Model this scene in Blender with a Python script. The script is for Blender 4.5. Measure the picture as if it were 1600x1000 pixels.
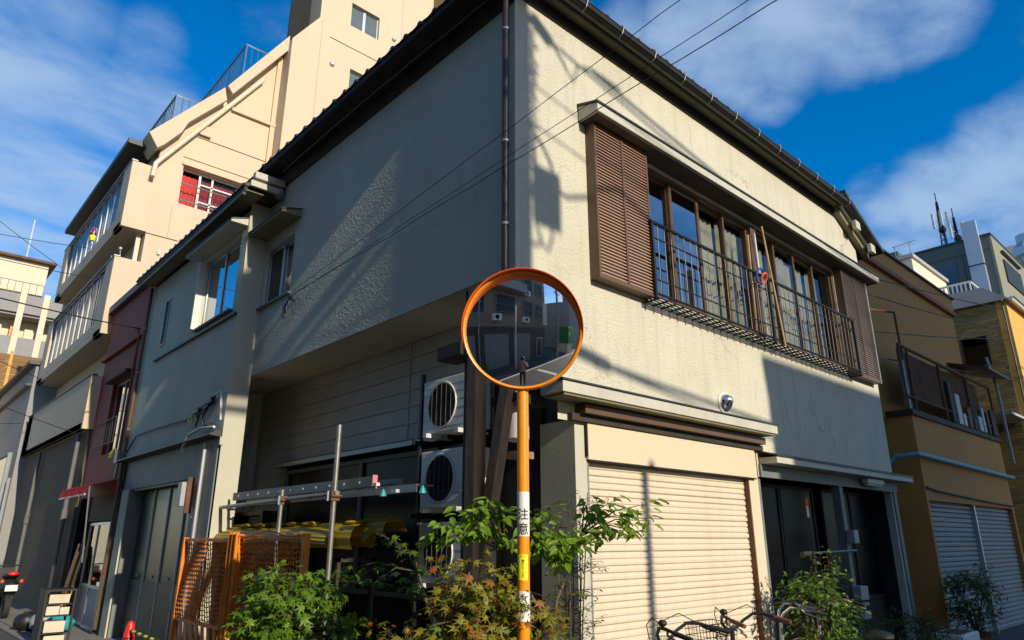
import bpy, math, random
from mathutils import Vector, Matrix, Quaternion
random.seed(7)
R = math.radians
for o in list(bpy.data.objects): bpy.data.objects.remove(o)
S = bpy.context.scene
C = S.collection

# ---------------------------------------------------------------- camera, sky, sun, exposure
HEAD = R(42.53); PITCH = R(17.74)
CAM = Vector((-3.807, -4.107, 1.6))
cd = bpy.data.cameras.new('camera'); cam = bpy.data.objects.new('camera', cd); C.objects.link(cam)
cd.sensor_width = 36; cd.lens = 36*1072/1600; cd.clip_start = 0.05; cd.clip_end = 3000
cam.location = CAM; cam.rotation_euler = (R(90)+PITCH, 0, -HEAD)
S.camera = cam

SUN_EL = R(22.3); SUN_G = R(2.6)
sd = bpy.data.lights.new('sun', 'SUN'); sun = bpy.data.objects.new('sun', sd); C.objects.link(sun)
sd.energy = 5.0; sd.angle = R(0.53); sd.color = (1.0, 0.885, 0.71)
sun.location = (-2, -30, 20)
ldir = Vector((math.sin(SUN_G)*math.cos(SUN_EL), math.cos(SUN_G)*math.cos(SUN_EL), -math.sin(SUN_EL)))
sun.rotation_euler = ldir.to_track_quat('-Z', 'Y').to_euler()

W = bpy.data.worlds.new('World'); S.world = W; W.use_nodes = True
nt = W.node_tree; nt.nodes.clear(); L = nt.links.new
def N(t, **k):
    n = nt.nodes.new(t)
    for a, b in k.items(): setattr(n, a, b)
    return n
sky = N('ShaderNodeTexSky'); sky.sky_type = 'NISHITA'; sky.sun_disc = False
sky.sun_elevation = SUN_EL; sky.sun_rotation = math.pi+SUN_G
sky.air_density = 1.0; sky.dust_density = 0.3; sky.ozone_density = 2.5
hsv = N('ShaderNodeHueSaturation'); hsv.inputs['Saturation'].default_value = 1.5; hsv.inputs['Hue'].default_value = 0.506
hsv.inputs['Value'].default_value = 1.45
L(sky.outputs[0], hsv.inputs['Color'])
tc = N('ShaderNodeTexCoord')
sep = N('ShaderNodeSeparateXYZ'); L(tc.outputs['Generated'], sep.inputs[0])
zc = N('ShaderNodeMath', operation='MAXIMUM'); L(sep.outputs[2], zc.inputs[0]); zc.inputs[1].default_value = 0.06
dv = N('ShaderNodeVectorMath', operation='DIVIDE'); L(tc.outputs['Generated'], dv.inputs[0])
cmb = N('ShaderNodeCombineXYZ')
for i in range(3): L(zc.outputs[0], cmb.inputs[i])
L(cmb.outputs[0], dv.inputs[1])
mp = N('ShaderNodeMapping'); L(dv.outputs[0], mp.inputs[0])
mp.inputs['Rotation'].default_value = (0, 0, R(35)); mp.inputs['Scale'].default_value = (0.85, 1.25, 0.0); mp.inputs['Location'].default_value = (3.1, 1.7, 0)
nz = N('ShaderNodeTexNoise'); nz.inputs['Scale'].default_value = 2.2; nz.inputs['Detail'].default_value = 12
nz.inputs['Roughness'].default_value = 0.58; nz.inputs['Distortion'].default_value = 0.2
L(mp.outputs[0], nz.inputs['Vector'])
# soft cloud banks: where each one sits in the sky (direction) and how wide it is
lobes = [((0.010, 0.881, 0.473), 0.149, 1.00), ((0.070, 0.902, 0.426), 0.149, 1.00), ((0.060, 0.929, 0.366), 0.161, 1.00), ((0.108, 0.871, 0.480), 0.098, 0.80), ((0.154, 0.839, 0.521), 0.081, 0.70), ((0.144, 0.807, 0.573), 0.057, 0.55), ((0.031, 0.834, 0.551), 0.069, 0.60), ((-0.024, 0.856, 0.517), 0.172, 0.90), ((0.139, 0.912, 0.386), 0.115, 0.60), ((0.673, 0.377, 0.636), 0.081, 0.85), ((0.724, 0.347, 0.596), 0.075, 0.90), ((0.745, 0.287, 0.602), 0.086, 1.00), ((0.770, 0.227, 0.597), 0.092, 1.00), ((0.786, 0.168, 0.596), 0.081, 0.90), ((0.763, 0.328, 0.557), 0.052, 0.70), ((0.617, 0.447, 0.648), 0.046, 0.50), ((0.697, 0.206, 0.687), 0.184, 0.70), ((0.895, 0.193, 0.402), 0.081, 0.90), ((0.902, 0.140, 0.409), 0.092, 1.00), ((0.895, 0.240, 0.376), 0.069, 0.80), ((0.921, 0.101, 0.376), 0.138, 0.90), ((0.869, 0.262, 0.420), 0.046, 0.50), ((0.921, 0.198, 0.336), 0.069, 0.60)]
acc = None
for d, r, w in lobes:
    dot = N('ShaderNodeVectorMath', operation='DOT_PRODUCT'); L(tc.outputs['Generated'], dot.inputs[0])
    dot.inputs[1].default_value = Vector(d).normalized()
    mr = N('ShaderNodeMapRange', interpolation_type='SMOOTHSTEP'); L(dot.outputs['Value'], mr.inputs[0])
    mr.inputs[1].default_value = math.cos(r*1.25); mr.inputs[2].default_value = math.cos(r*0.2)
    mr.inputs[3].default_value = 0; mr.inputs[4].default_value = w
    if acc is None: acc = mr.outputs[0]
    else:
        ad = N('ShaderNodeMath', operation='MAXIMUM'); L(acc, ad.inputs[0]); L(mr.outputs[0], ad.inputs[1]); acc = ad.outputs[0]
# unseen cloud added behind and to the west, whitening the light in the shade
oth = N('ShaderNodeMapRange'); L(sep.outputs[1], oth.inputs[0]); oth.inputs[1].default_value = 0.15; oth.inputs[2].default_value = -0.25
oth.inputs[3].default_value = 0; oth.inputs[4].default_value = 0.7
ow = N('ShaderNodeMapRange'); L(sep.outputs[0], ow.inputs[0]); ow.inputs[1].default_value = -0.25; ow.inputs[2].default_value = -0.6
ow.inputs[3].default_value = 0; ow.inputs[4].default_value = 0.6
om = N('ShaderNodeMath', operation='MAXIMUM'); L(oth.outputs[0], om.inputs[0]); L(ow.outputs[0], om.inputs[1])
mx = N('ShaderNodeMath', operation='MAXIMUM'); L(acc, mx.inputs[0]); L(om.outputs[0], mx.inputs[1])
m1 = N('ShaderNodeMath', operation='MULTIPLY_ADD'); L(mx.outputs[0], m1.inputs[0]); m1.inputs[1].default_value = 0.46; L(nz.outputs['Fac'], m1.inputs[2])
cr = N('ShaderNodeMapRange', interpolation_type='SMOOTHSTEP'); L(m1.outputs[0], cr.inputs[0]); cr.inputs[1].default_value = 0.60; cr.inputs[2].default_value = 1.10
cr.inputs[3].default_value = 0; cr.inputs[4].default_value = 0.75
mixc = N('ShaderNodeMixRGB'); L(cr.outputs[0], mixc.inputs[0]); L(hsv.outputs[0], mixc.inputs[1]); mixc.inputs[2].default_value = (3.7, 4.9, 6.6, 1)
bg = N('ShaderNodeBackground'); bg.inputs[1].default_value = 0.128; L(mixc.outputs[0], bg.inputs[0])
wo = N('ShaderNodeOutputWorld'); L(bg.outputs[0], wo.inputs[0])

S.render.engine = 'CYCLES'
S.view_settings.view_transform = 'Standard'; S.view_settings.look = 'None'
S.view_settings.exposure = 0.0; S.view_settings.gamma = 1.0; S.view_settings.use_curve_mapping = False

# ---------------------------------------------------------------- materials
def srgb(r, g, b):
    f = lambda c: (c/255/12.92) if c <= 10 else ((c/255+0.055)/1.055)**2.4
    return (f(r), f(g), f(b))
def mat(name, col, rough=0.7, metal=0.0, var=0.12, vscale=3.0, bump=0.0, bscale=60.0, bdist=0.01, dirt=0.0, dcol=(0.05, 0.045, 0.035), dscale=1.2,
        stretch=(1, 1, 1), spec=0.5, cracks=0.0, trans=0.0, col2=None, streak=0.0):
    m = bpy.data.materials.new(name); m.use_nodes = True
    n = m.node_tree.nodes; l = m.node_tree.links.new; p = n['Principled BSDF']
    p.inputs['Roughness'].default_value = rough; p.inputs['Metallic'].default_value = metal
    p.inputs['Specular IOR Level'].default_value = spec
    t = n.new('ShaderNodeTexCoord'); mpn = n.new('ShaderNodeMapping'); l(t.outputs['Object'], mpn.inputs[0]); mpn.inputs['Scale'].default_value = stretch
    def noise(sc, det=4, ro=.6, vec=None):
        q = n.new('ShaderNodeTexNoise'); q.inputs['Scale'].default_value = sc; q.inputs['Detail'].default_value = det; q.inputs['Roughness'].default_value = ro
        l(vec or mpn.outputs[0], q.inputs['Vector']); return q
    def mix(f, a, b):
        q = n.new('ShaderNodeMixRGB'); l(f, q.inputs[0])
        for i, v in ((1, a), (2, b)):
            if isinstance(v, tuple): q.inputs[i].default_value = v+(1,)
            else: l(v, q.inputs[i])
        return q.outputs[0]
    def ramp(src, a, b, c=0., d=1.):
        q = n.new('ShaderNodeMapRange'); l(src, q.inputs[0])
        for i, v in enumerate((a, b, c, d)): q.inputs[1+i].default_value = v
        return q.outputs[0]
    lo = tuple(c*(1-var) for c in col); hi = tuple(min(1, c*(1+var)) for c in (col2 or col))
    base = mix(ramp(noise(vscale, 6).outputs['Fac'], .3, .7), lo, hi)
    if dirt:
        base = mix(ramp(noise(dscale, 8, .7).outputs['Fac'], .48, .75, 0, dirt), base, dcol)
    if streak:
        ms = n.new('ShaderNodeMapping'); l(t.outputs['Object'], ms.inputs[0]); ms.inputs['Scale'].default_value = (5, 5, .35)
        base = mix(ramp(noise(1.6, 5, .65, ms.outputs[0]).outputs['Fac'], .5, .8, 0, streak), base, dcol)
    if cracks:
        v = n.new('ShaderNodeTexVoronoi'); v.feature = 'DISTANCE_TO_EDGE'; v.inputs['Scale'].default_value = .55
        dn = noise(1.3, 6, .7); va = n.new('ShaderNodeVectorMath'); va.operation = 'MULTIPLY_ADD'; l(dn.outputs['Color'], va.inputs[0]); va.inputs[1].default_value = (.9, .9, .9); l(mpn.outputs[0], va.inputs[2])
        l(va.outputs[0], v.inputs['Vector'])
        a = ramp(v.outputs['Distance'], 0.0, .006, 1, 0); b = ramp(noise(.6, 2).outputs['Fac'], .5, .62)
        mm = n.new('ShaderNodeMath'); mm.operation = 'MULTIPLY'; l(a, mm.inputs[0]); l(b, mm.inputs[1])
        m2 = n.new('ShaderNodeMath'); m2.operation = 'MULTIPLY'; l(mm.outputs[0], m2.inputs[0]); m2.inputs[1].default_value = cracks
        base = mix(m2.outputs[0], base, (.03, .03, .028))
    l(base, p.inputs['Base Color'])
    if bump:
        bn = noise(bscale, 3, .55); b = n.new('ShaderNodeBump'); b.inputs['Strength'].default_value = bump; b.inputs['Distance'].default_value = bdist
        l(bn.outputs['Fac'], b.inputs['Height']); l(b.outputs[0], p.inputs['Normal'])
    if trans:
        # thin leaf or cloth: some of the light comes through
        tr = n.new('ShaderNodeBsdfTranslucent'); l(base, tr.inputs[0]); mxs = n.new('ShaderNodeMixShader'); mxs.inputs[0].default_value = trans
        l(p.outputs[0], mxs.inputs[1]); l(tr.outputs[0], mxs.inputs[2]); l(mxs.outputs[0], n['Material Output'].inputs[0])
    return m
def glass(name, tint=(.6, .68, .7), refl=0.12, rough=0.02):
    m = bpy.data.materials.new(name); m.use_nodes = True
    n = m.node_tree.nodes; l = m.node_tree.links.new; n.remove(n['Principled BSDF'])
    t = n.new('ShaderNodeBsdfTransparent'); t.inputs[0].default_value = tint+(1,)
    g = n.new('ShaderNodeBsdfGlossy'); g.inputs['Roughness'].default_value = rough; g.inputs[0].default_value = (.9, .95, 1, 1)
    f = n.new('ShaderNodeLayerWeight'); f.inputs[0].default_value = .5      # Schlick reflectance from the facing angle
    pw = n.new('ShaderNodeMath'); pw.operation = 'POWER'; l(f.outputs['Facing'], pw.inputs[0]); pw.inputs[1].default_value = 5
    a = n.new('ShaderNodeMath'); a.operation = 'ADD'; l(pw.outputs[0], a.inputs[0]); a.inputs[1].default_value = refl+.04; a.use_clamp = True
    x = n.new('ShaderNodeMixShader'); l(a.outputs[0], x.inputs[0]); l(t.outputs[0], x.inputs[1]); l(g.outputs[0], x.inputs[2])
    l(x.outputs[0], n['Material Output'].inputs[0]); return m
def brickmat(name, c1, c2, mortar, scale=1.0, bw=.22, bh=.06):
    m = bpy.data.materials.new(name); m.use_nodes = True
    n = m.node_tree.nodes; l = m.node_tree.links.new; p = n['Principled BSDF']; p.inputs['Roughness'].default_value = .75
    t = n.new('ShaderNodeTexCoord'); s = n.new('ShaderNodeSeparateXYZ'); l(t.outputs['Object'], s.inputs[0])
    a = n.new('ShaderNodeMath'); a.operation = 'ADD'; l(s.outputs[0], a.inputs[0]); l(s.outputs[1], a.inputs[1])
    c = n.new('ShaderNodeCombineXYZ'); l(a.outputs[0], c.inputs[0]); l(s.outputs[2], c.inputs[1])
    b = n.new('ShaderNodeTexBrick'); l(c.outputs[0], b.inputs['Vector']); b.inputs['Scale'].default_value = scale
    b.inputs['Brick Width'].default_value = bw; b.inputs['Row Height'].default_value = bh; b.inputs['Mortar Size'].default_value = .006
    b.inputs['Color1'].default_value = c1+(1,); b.inputs['Color2'].default_value = c2+(1,); b.inputs['Mortar'].default_value = mortar+(1,)
    l(b.outputs['Color'], p.inputs['Base Color'])
    bp = n.new('ShaderNodeBump'); bp.inputs['Strength'].default_value = .6; bp.inputs['Distance'].default_value = .01; l(b.outputs['Fac'], bp.inputs['Height']); bp.invert = True
    l(bp.outputs[0], p.inputs['Normal']); return m

M = {}
M['stucco'] = mat('stucco', (.58, .55, .43), .9, var=.07, vscale=1.1, bump=.9, bscale=38, bdist=.02, dirt=.10, dcol=(.22, .21, .17), dscale=.8, cracks=.7, streak=.34)
M['stucco_left'] = mat('stucco_rough', (.55, .57, .46), .9, var=.06, vscale=1.1, bump=.25, bscale=60, bdist=.01, dirt=.15, dcol=(.2, .22, .2), dscale=.8, streak=.1)
M['stucco_smooth'] = mat('smooth_render', (.50, .48, .38), .85, var=.05, vscale=1.5, bump=.25, bscale=60, dirt=.15, dcol=(.25, .23, .18))
M['cream_paint'] = mat('cream_paint', (.66, .55, .38), .55, var=.03, vscale=2, bump=.05, bscale=20, dirt=.05, dcol=(.35, .27, .15), streak=.06)
M['cream_slat'] = mat('cream_slat', (.66, .57, .43), .5, var=.05, vscale=2.5, dirt=.22, dcol=(.36, .26, .15), dscale=3, streak=.16)
M['fascia'] = mat('fascia_paint', (.50, .49, .40), .6, var=.08, vscale=4, dirt=.25, dcol=(.2, .19, .15), streak=.15)
M['olive'] = mat('olive_paint', (.20, .18, .10), .7, var=.15, vscale=4)
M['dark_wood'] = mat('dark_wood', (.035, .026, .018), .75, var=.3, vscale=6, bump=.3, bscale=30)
M['gutter'] = mat('gutter_brown', (.022, .02, .015), .45, var=.2, vscale=8)
M['tile'] = mat('roof_tile', (.028, .03, .03), .5, var=.25, vscale=5, bump=.1)
M['flash'] = mat('dark_flashing', (.03, .03, .032), .5, var=.2, vscale=5)
M['shutter_brown'] = mat('shutter_brown', (.48, .30, .21), .5, var=.07, vscale=4)
M['bronze'] = mat('bronze_frame', (.11, .065, .035), .5, var=.12, vscale=4)
M['wood_frame'] = mat('wood_frame', (.085, .042, .024), .65, var=.2, vscale=7, stretch=(4, 4, .6))
M['dark_bronze'] = mat('dark_bronze', (.10, .085, .07), .5, var=.2)
M['kick_brown'] = mat('brown_door_panel', (.075, .06, .04), .5, var=.15, vscale=3)
M['pipe_grey'] = mat('grey_pipe', (.15, .145, .14), .5, var=.1)
M['shutter_shaded'] = mat('shaded_shutter', (.20, .16, .145), .55, var=.1, vscale=4)  # darker copy of shutter_brown; shade put into the right shutter's colour
M['base_dark'] = mat('dark_base_tile', (.045, .036, .03), .6, var=.2, vscale=3)
M['rail_blue'] = mat('blue_grey_rail', (.12, .16, .20), .4, metal=.3, var=.15)
M['crack_line'] = mat('crack_line', (.17, .16, .13), .95, var=.2)
M['black_iron'] = mat('black_iron', (.022, .021, .022), .5, metal=.3, var=.2)
M['alu'] = mat('aluminium', (.55, .56, .56), .4, metal=.7, var=.06)
M['alu_dull'] = mat('dull_aluminium', (.30, .31, .31), .5, metal=.5, var=.1, dirt=.2)
M['steel_pipe'] = mat('galvanised_pipe', (.26, .26, .245), .45, metal=.6, var=.2, vscale=14, dirt=.35, dscale=9, dcol=(.12, .10, .08))
M['white_metal'] = mat('white_metal', (.62, .62, .58), .5, var=.04, vscale=5, dirt=.10)
M['ac_white'] = mat('ac_white', (.72, .74, .72), .5, var=.04, vscale=3, dirt=.1, streak=.1)
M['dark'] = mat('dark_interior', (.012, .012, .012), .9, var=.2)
M['black'] = mat('black_plastic', (.015, .015, .015), .5, var=.2)
M['glass'] = glass('window_glass', (.8, .8, .76), -.015); M['glass_dark'] = glass('dim_glass', (.25, .28, .3), .06)
M['glass_blue'] = glass('reflecting_glass', (.12, .15, .17), .34)
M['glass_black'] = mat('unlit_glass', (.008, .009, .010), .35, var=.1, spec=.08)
M['rail_panel'] = mat('balcony_panel', (.10, .15, .18), .25, var=.6, vscale=1.6, spec=.4)
M['pipe_brown'] = mat('pipe_brown', (.055, .032, .028), .4, var=.2)
M['frosted'] = mat('frosted_glass', (.10, .13, .13), .25, var=.1, spec=.8)
M['curtain'] = mat('curtain_pale', (.52, .53, .45), .9, var=.1, vscale=2)
M['curtain_red'] = mat('curtain_red', (.50, .045, .04), .9, var=.15, vscale=3)
M['orange'] = mat('orange_paint', (.86, .28, .004), .38, var=.08, vscale=9, dirt=.22, dscale=16, dcol=(.35, .10, .02), bump=.08, bscale=70)
M['orange_red'] = mat('hood_orange', (.75, .13, .01), .4, var=.05)
M['sticker_white'] = mat('sticker_white', (.72, .72, .68), .5, var=.03)
M['sticker_yellow'] = mat('sticker_yellow', (.85, .85, .02), .5, var=.02)
M['ink'] = mat('ink_black', (.01, .01, .01), .6, var=0); M['ink_red'] = mat('ink_red', (.65, .05, .02), .6, var=0)
M['timber'] = mat('weathered_timber', (.32, .20, .12), .85, var=.35, vscale=7, bump=.5, bscale=25, stretch=(3, 3, .35))
M['siding'] = mat('grey_siding', (.46, .44, .38), .6, var=.06, vscale=2.5, bump=.1, bscale=80, dirt=.15)
M['grey_paint'] = mat('grey_green_paint', (.17, .19, .185), .6, var=.1, vscale=3, dirt=.3, streak=.2)
M['door_green'] = mat('dark_door_panel', (.022, .03, .03), .3, var=.1, vscale=2)
M['concrete'] = mat('concrete', (.30, .28, .25), .9, var=.12, vscale=4, bump=.3, bscale=60, dirt=.35, dcol=(.12, .11, .09), streak=.25)
M['concrete_dark'] = mat('grey_concrete', (.20, .195, .19), .9, var=.1, vscale=4, bump=.2, dirt=.2, streak=.3, dcol=(.1, .095, .09))
M['brown_wall'] = mat('brown_render', (.13, .095, .06), .9, var=.15, vscale=3, dirt=.3)
M['asphalt'] = mat('asphalt', (.075, .07, .064), .9, var=.2, vscale=1.5, bump=.6, bscale=160, dirt=.3, dcol=(.09, .08, .07))
M['kerb'] = mat('kerb_concrete', (.22, .20, .17), .9, var=.15, vscale=4, bump=.4, bscale=50, dirt=.4)
M['road_white'] = mat('road_marking', (.62, .61, .57), .8, var=.1, dirt=.3, dscale=6)
M['cream'] = mat('cream_render', (.60, .475, .33), .8, var=.03, vscale=.8, bump=.08, bscale=40, dirt=.10, dcol=(.48, .33, .14), streak=.18)
M['cream_grey'] = mat('mauve_grey_render', (.36, .32, .31), .85, var=.07, vscale=1.2, bump=.1, bscale=40, dirt=.2, dcol=(.2, .18, .17), streak=.3)
M['red_wall'] = mat('red_cladding', (.26, .020, .010), .7, var=.15, vscale=2, dirt=.3, dcol=(.08, .012, .008), streak=.2)
M['ochre'] = mat('ochre_render', (.46, .215, .05), .85, var=.06, vscale=1.5, bump=.3, bscale=50, dirt=.2, dcol=(.22, .11, .035), streak=.3)
M['ochre_light'] = mat('yellow_render', (.60, .36, .08), .85, var=.05, vscale=1.5, bump=.2, bscale=50)
M['blue_shutter'] = mat('grey_blue_shutter', (.25, .265, .28), .5, var=.06, vscale=2, dirt=.15, streak=.1)
M['teal'] = mat('teal_pipe', (.10, .33, .40), .45, var=.1, vscale=5)
M['brick_olive'] = brickmat('olive_brick', (.34, .25, .07), (.18, .13, .035), (.12, .10, .05))
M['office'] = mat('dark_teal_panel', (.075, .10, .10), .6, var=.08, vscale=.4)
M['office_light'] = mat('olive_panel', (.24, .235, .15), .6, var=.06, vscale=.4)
M['duct'] = mat('duct_metal', (.42, .48, .56), .4, metal=.4, var=.06, vscale=1)
M['roof_grey'] = mat('roof_metal', (.40, .38, .37), .5, var=.08, vscale=2)
M['rust'] = mat('rusty_metal', (.13, .06, .03), .8, var=.35, vscale=5, bump=.3)
M['ivory'] = mat('ivory_render', (.66, .58, .42), .8, var=.04)
M['grey_light'] = mat('light_grey_render', (.27, .265, .26), .8, var=.05)
M['plank_brown'] = mat('brown_boards', (.22, .11, .03), .7, var=.2, vscale=5, stretch=(.4, .4, 6))
M['fence_orange'] = mat('barrier_orange', (.75, .22, .008), .55, var=.2, vscale=7, dirt=.3, dcol=(.14, .05, .02), dscale=5)
M['net_orange'] = mat('rusty_net', (.75, .25, .03), .8, var=.3, vscale=9)
M['cone_red'] = mat('cone_red', (.72, .02, .012), .4, var=.05)
M['tarp_yellow'] = mat('yellow_sheet', (.55, .40, .02), .45, var=.1, vscale=4, trans=.25)
M['awning_red'] = mat('red_canvas', (.45, .02, .03), .8, var=.1, trans=.2)
M['bark'] = mat('bark', (.10, .075, .05), .9, var=.3, vscale=12, bump=.5, bscale=40)
M['leaf_a'] = mat('leaf_green', (.10, .20, .012), .45, var=.25, vscale=9, trans=.4)
M['leaf_b'] = mat('leaf_light_green', (.15, .27, .02), .45, var=.25, vscale=9, trans=.4)
M['leaf_c'] = mat('leaf_olive', (.26, .24, .02), .5, var=.3, vscale=9, trans=.4)
M['leaf_d'] = mat('leaf_rust', (.33, .13, .018), .5, var=.3, vscale=9, trans=.4)
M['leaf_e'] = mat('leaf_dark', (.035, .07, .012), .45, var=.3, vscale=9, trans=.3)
M['leaf_f'] = mat('leaf_bright', (.20, .33, .02), .42, var=.2, vscale=9, trans=.45)
M['terracotta'] = mat('terracotta', (.25, .09, .04), .8, var=.15)
M['skin'] = mat('skin', (.42, .25, .17), .6, var=.05); M['jacket'] = mat('dusty_pink_cloth', (.36, .18, .14), .85, var=.1); M['trousers'] = mat('dark_cloth', (.03, .03, .04), .9, var=.1)
M['hair'] = mat('dark_hair', (.02, .015, .012), .6, var=.2)
M['chrome'] = mat('chrome', (.7, .7, .7), .15, metal=1.0, var=.03)
M['rubber'] = mat('rubber', (.02, .02, .02), .8, var=.1)
M['brown_grip'] = mat('brown_grip', (.13, .05, .025), .6, var=.1)
M['green_cloth'] = mat('green_sheet', (.02, .22, .06), .6, var=.15)
M['bldg_dark'] = mat('brown_grey_tile', (.24, .17, .125), .7, var=.08, vscale=2)
M['box_paper'] = mat('pale_boxes', (.62, .56, .43), .8, var=.12, vscale=5)
M['pvc'] = mat('grey_pvc', (.30, .31, .32), .5, var=.08)
M['mirror'] = mat('mirror_face', (.86, .87, .86), .03, metal=1.0, var=.02)
M['lamp_white'] = mat('lamp_cover', (.6, .62, .55), .4, var=.04)
M['plastic_teal'] = mat('teal_plastic', (.02, .32, .33), .5, var=.05); M['plastic_pink'] = mat('pink_foam', (.5, .2, .2), .7, var=.05)
M['blue_ring'] = mat('blue_plastic', (.04, .07, .4), .4, var=.05); M['orange_ring'] = mat('orange_plastic', (.7, .12, .02), .4, var=.05)
M['bamboo'] = mat('bamboo', (.46, .27, .10), .55, var=.15, vscale=8)
M['flower_pink'] = mat('pink_flowers', (.55, .04, .22), .7, var=.2)

# ---------------------------------------------------------------- builders
def cat_label(o, label=None, cat=None, group=None, kind=None):
    for k, v in (('label', label), ('category', cat), ('group', group), ('kind', kind)):
        if v: o[k] = v
    return o
def thing(name, label, cat, loc=(0, 0, 0), group=None, rz=0.0, local=False):
    o = bpy.data.objects.new(name, None); C.objects.link(o); o.empty_display_size = .2
    o.location = loc; o.rotation_euler = (0, 0, rz); o['_local'] = 1 if local else 0
    return cat_label(o, label, cat, group)
def origin(parent):
    p = parent
    while p.parent: p = p.parent
    return p
class B:
    "collects simple shapes and links them as one mesh object"
    def __init__(s): s.v = []; s.f = []
    def add(s, vs, fs):
        k = len(s.v); s.v += [tuple(v) for v in vs]; s.f += [tuple(i+k for i in f) for f in fs]; return s
    def box(s, x0, x1, y0, y1, z0, z1):
        if x0 > x1: x0, x1 = x1, x0
        if y0 > y1: y0, y1 = y1, y0
        if z0 > z1: z0, z1 = z1, z0
        return s.add([(x0, y0, z0), (x1, y0, z0), (x1, y1, z0), (x0, y1, z0), (x0, y0, z1), (x1, y0, z1), (x1, y1, z1), (x0, y1, z1)],
                     [(0, 3, 2, 1), (4, 5, 6, 7), (0, 1, 5, 4), (1, 2, 6, 5), (2, 3, 7, 6), (3, 0, 4, 7)])
    def obox(s, c, sx, sy, sz, q=None):
        q = q or Quaternion(); c = Vector(c); vs = []
        for z in (-1, 1):
            for x, y in ((-1, -1), (1, -1), (1, 1), (-1, 1)): vs.append(c+q @ Vector((x*sx/2, y*sy/2, z*sz/2)))
        return s.add(vs, [(0, 3, 2, 1), (4, 5, 6, 7), (0, 1, 5, 4), (1, 2, 6, 5), (2, 3, 7, 6), (3, 0, 4, 7)])
    def prism(s, pts, axis, a0, a1):
        "polygon given in the two other axes, extruded along axis"
        n = len(pts)
        def mk(p, a): return {'x': (a, p[0], p[1]), 'y': (p[0], a, p[1]), 'z': (p[0], p[1], a)}[axis]
        vs = [mk(p, a0) for p in pts]+[mk(p, a1) for p in pts]
        area = sum(pts[i][0]*pts[(i+1) % n][1]-pts[(i+1) % n][0]*pts[i][1] for i in range(n))
        sgn = (1 if area > 0 else -1)*(1 if a1 > a0 else -1)*(-1 if axis == 'y' else 1)
        fs = [tuple(range(n))[::-1], tuple(range(n, 2*n))]+[(i, (i+1) % n, n+(i+1) % n, n+i) for i in range(n)]
        if sgn < 0: fs = [f[::-1] for f in fs]
        return s.add(vs, fs)
    def tube(s, pts, r, n=8, closed=False, caps=True):
        P = [Vector(p) for p in pts]; m = len(P); rs = r if isinstance(r, (list, tuple)) else [r]*m
        k = len(s.v); prev = None
        for i in range(m):
            if closed: t = (P[(i+1) % m]-P[i-1])
            else: t = P[min(i+1, m-1)]-P[max(i-1, 0)]
            t.normalize()
            if prev is None:
                a = Vector((0, 0, 1)) if abs(t.z) < .9 else Vector((1, 0, 0)); u = t.cross(a).normalized()
            else:
                u = prev-t*prev.dot(t); u.normalize()
            prev = u; w = t.cross(u)
            for j in range(n):
                a = 2*math.pi*j/n; s.v.append(tuple(P[i]+(u*math.cos(a)+w*math.sin(a))*rs[i]))
        for i in range(m if closed else m-1):
            for j in range(n):
                a = k+i*n+j; b = k+i*n+(j+1) % n; c2 = k+((i+1) % m)*n+(j+1) % n; d = k+((i+1) % m)*n+j
                s.f.append((a, b, c2, d))
        if caps and not closed:
            s.f.append(tuple(k+j for j in range(n))[::-1]); s.f.append(tuple(k+(m-1)*n+j for j in range(n)))
        return s
    def lathe(s, prof, c=(0, 0, 0), axis=(0, 0, 1), n=20, closed=False):
        "prof: list of (radius, height along axis)"
        ax = Vector(axis).normalized(); a = Vector((0, 0, 1)) if abs(ax.z) < .9 else Vector((1, 0, 0)); u = ax.cross(a).normalized(); w = ax.cross(u)
        k = len(s.v); m = len(prof); c = Vector(c)
        for r, h in prof:
            for j in range(n):
                t = 2*math.pi*j/n; s.v.append(tuple(c+ax*h+(u*math.cos(t)+w*math.sin(t))*r))
        for i in range(m if closed else m-1):
            for j in range(n):
                i2 = (i+1) % m
                s.f.append((k+i*n+j, k+i*n+(j+1) % n, k+i2*n+(j+1) % n, k+i2*n+j))
        if not closed:
            if prof[0][0] > 1e-4: s.f.append(tuple(k+j for j in range(n))[::-1])
            if prof[-1][0] > 1e-4: s.f.append(tuple(k+(m-1)*n+j for j in range(n)))
        return s
    def sphere(s, c, r, n=10, m=6, sc=(1, 1, 1)):
        k = len(s.v); c = Vector(c)
        for i in range(m+1):
            t = math.pi*i/m
            for j in range(n):
                a = 2*math.pi*j/n; s.v.append(tuple(c+Vector((r*sc[0]*math.sin(t)*math.cos(a), r*sc[1]*math.sin(t)*math.sin(a), r*sc[2]*math.cos(t)))))
        for i in range(m):
            for j in range(n): s.f.append((k+i*n+j, k+(i+1)*n+j, k+(i+1)*n+(j+1) % n, k+i*n+(j+1) % n))
        return s
    def mesh(s, name, m, off=(0, 0, 0), smooth=False):
        me = bpy.data.meshes.new(name); o = Vector(off)
        me.from_pydata([tuple(Vector(v)-o) for v in s.v], [], s.f); me.validate(); me.update()
        me.materials.append(M[m] if isinstance(m, str) else m)
        if smooth:
            for p in me.polygons: p.use_smooth = True
        return me
    def build(s, name, m, parent=None, bevel=0.0, smooth=False, label=None, cat=None, kind=None, group=None):
        off = (0, 0, 0)
        if parent is not None:
            rt = origin(parent)
            if not rt.get('_local'): off = rt.location
        o = bpy.data.objects.new(name, s.mesh(name, m, off, smooth)); C.objects.link(o)
        if parent is not None: o.parent = parent
        if bevel:
            bm = o.modifiers.new('bevel', 'BEVEL'); bm.width = bevel; bm.segments = 2; bm.limit_method = 'ANGLE'; bm.angle_limit = R(40)
        if smooth:
            try: o.data.set_sharp_from_angle(angle=R(38))
            except Exception: pass
        return cat_label(o, label, cat, group, kind)
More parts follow.
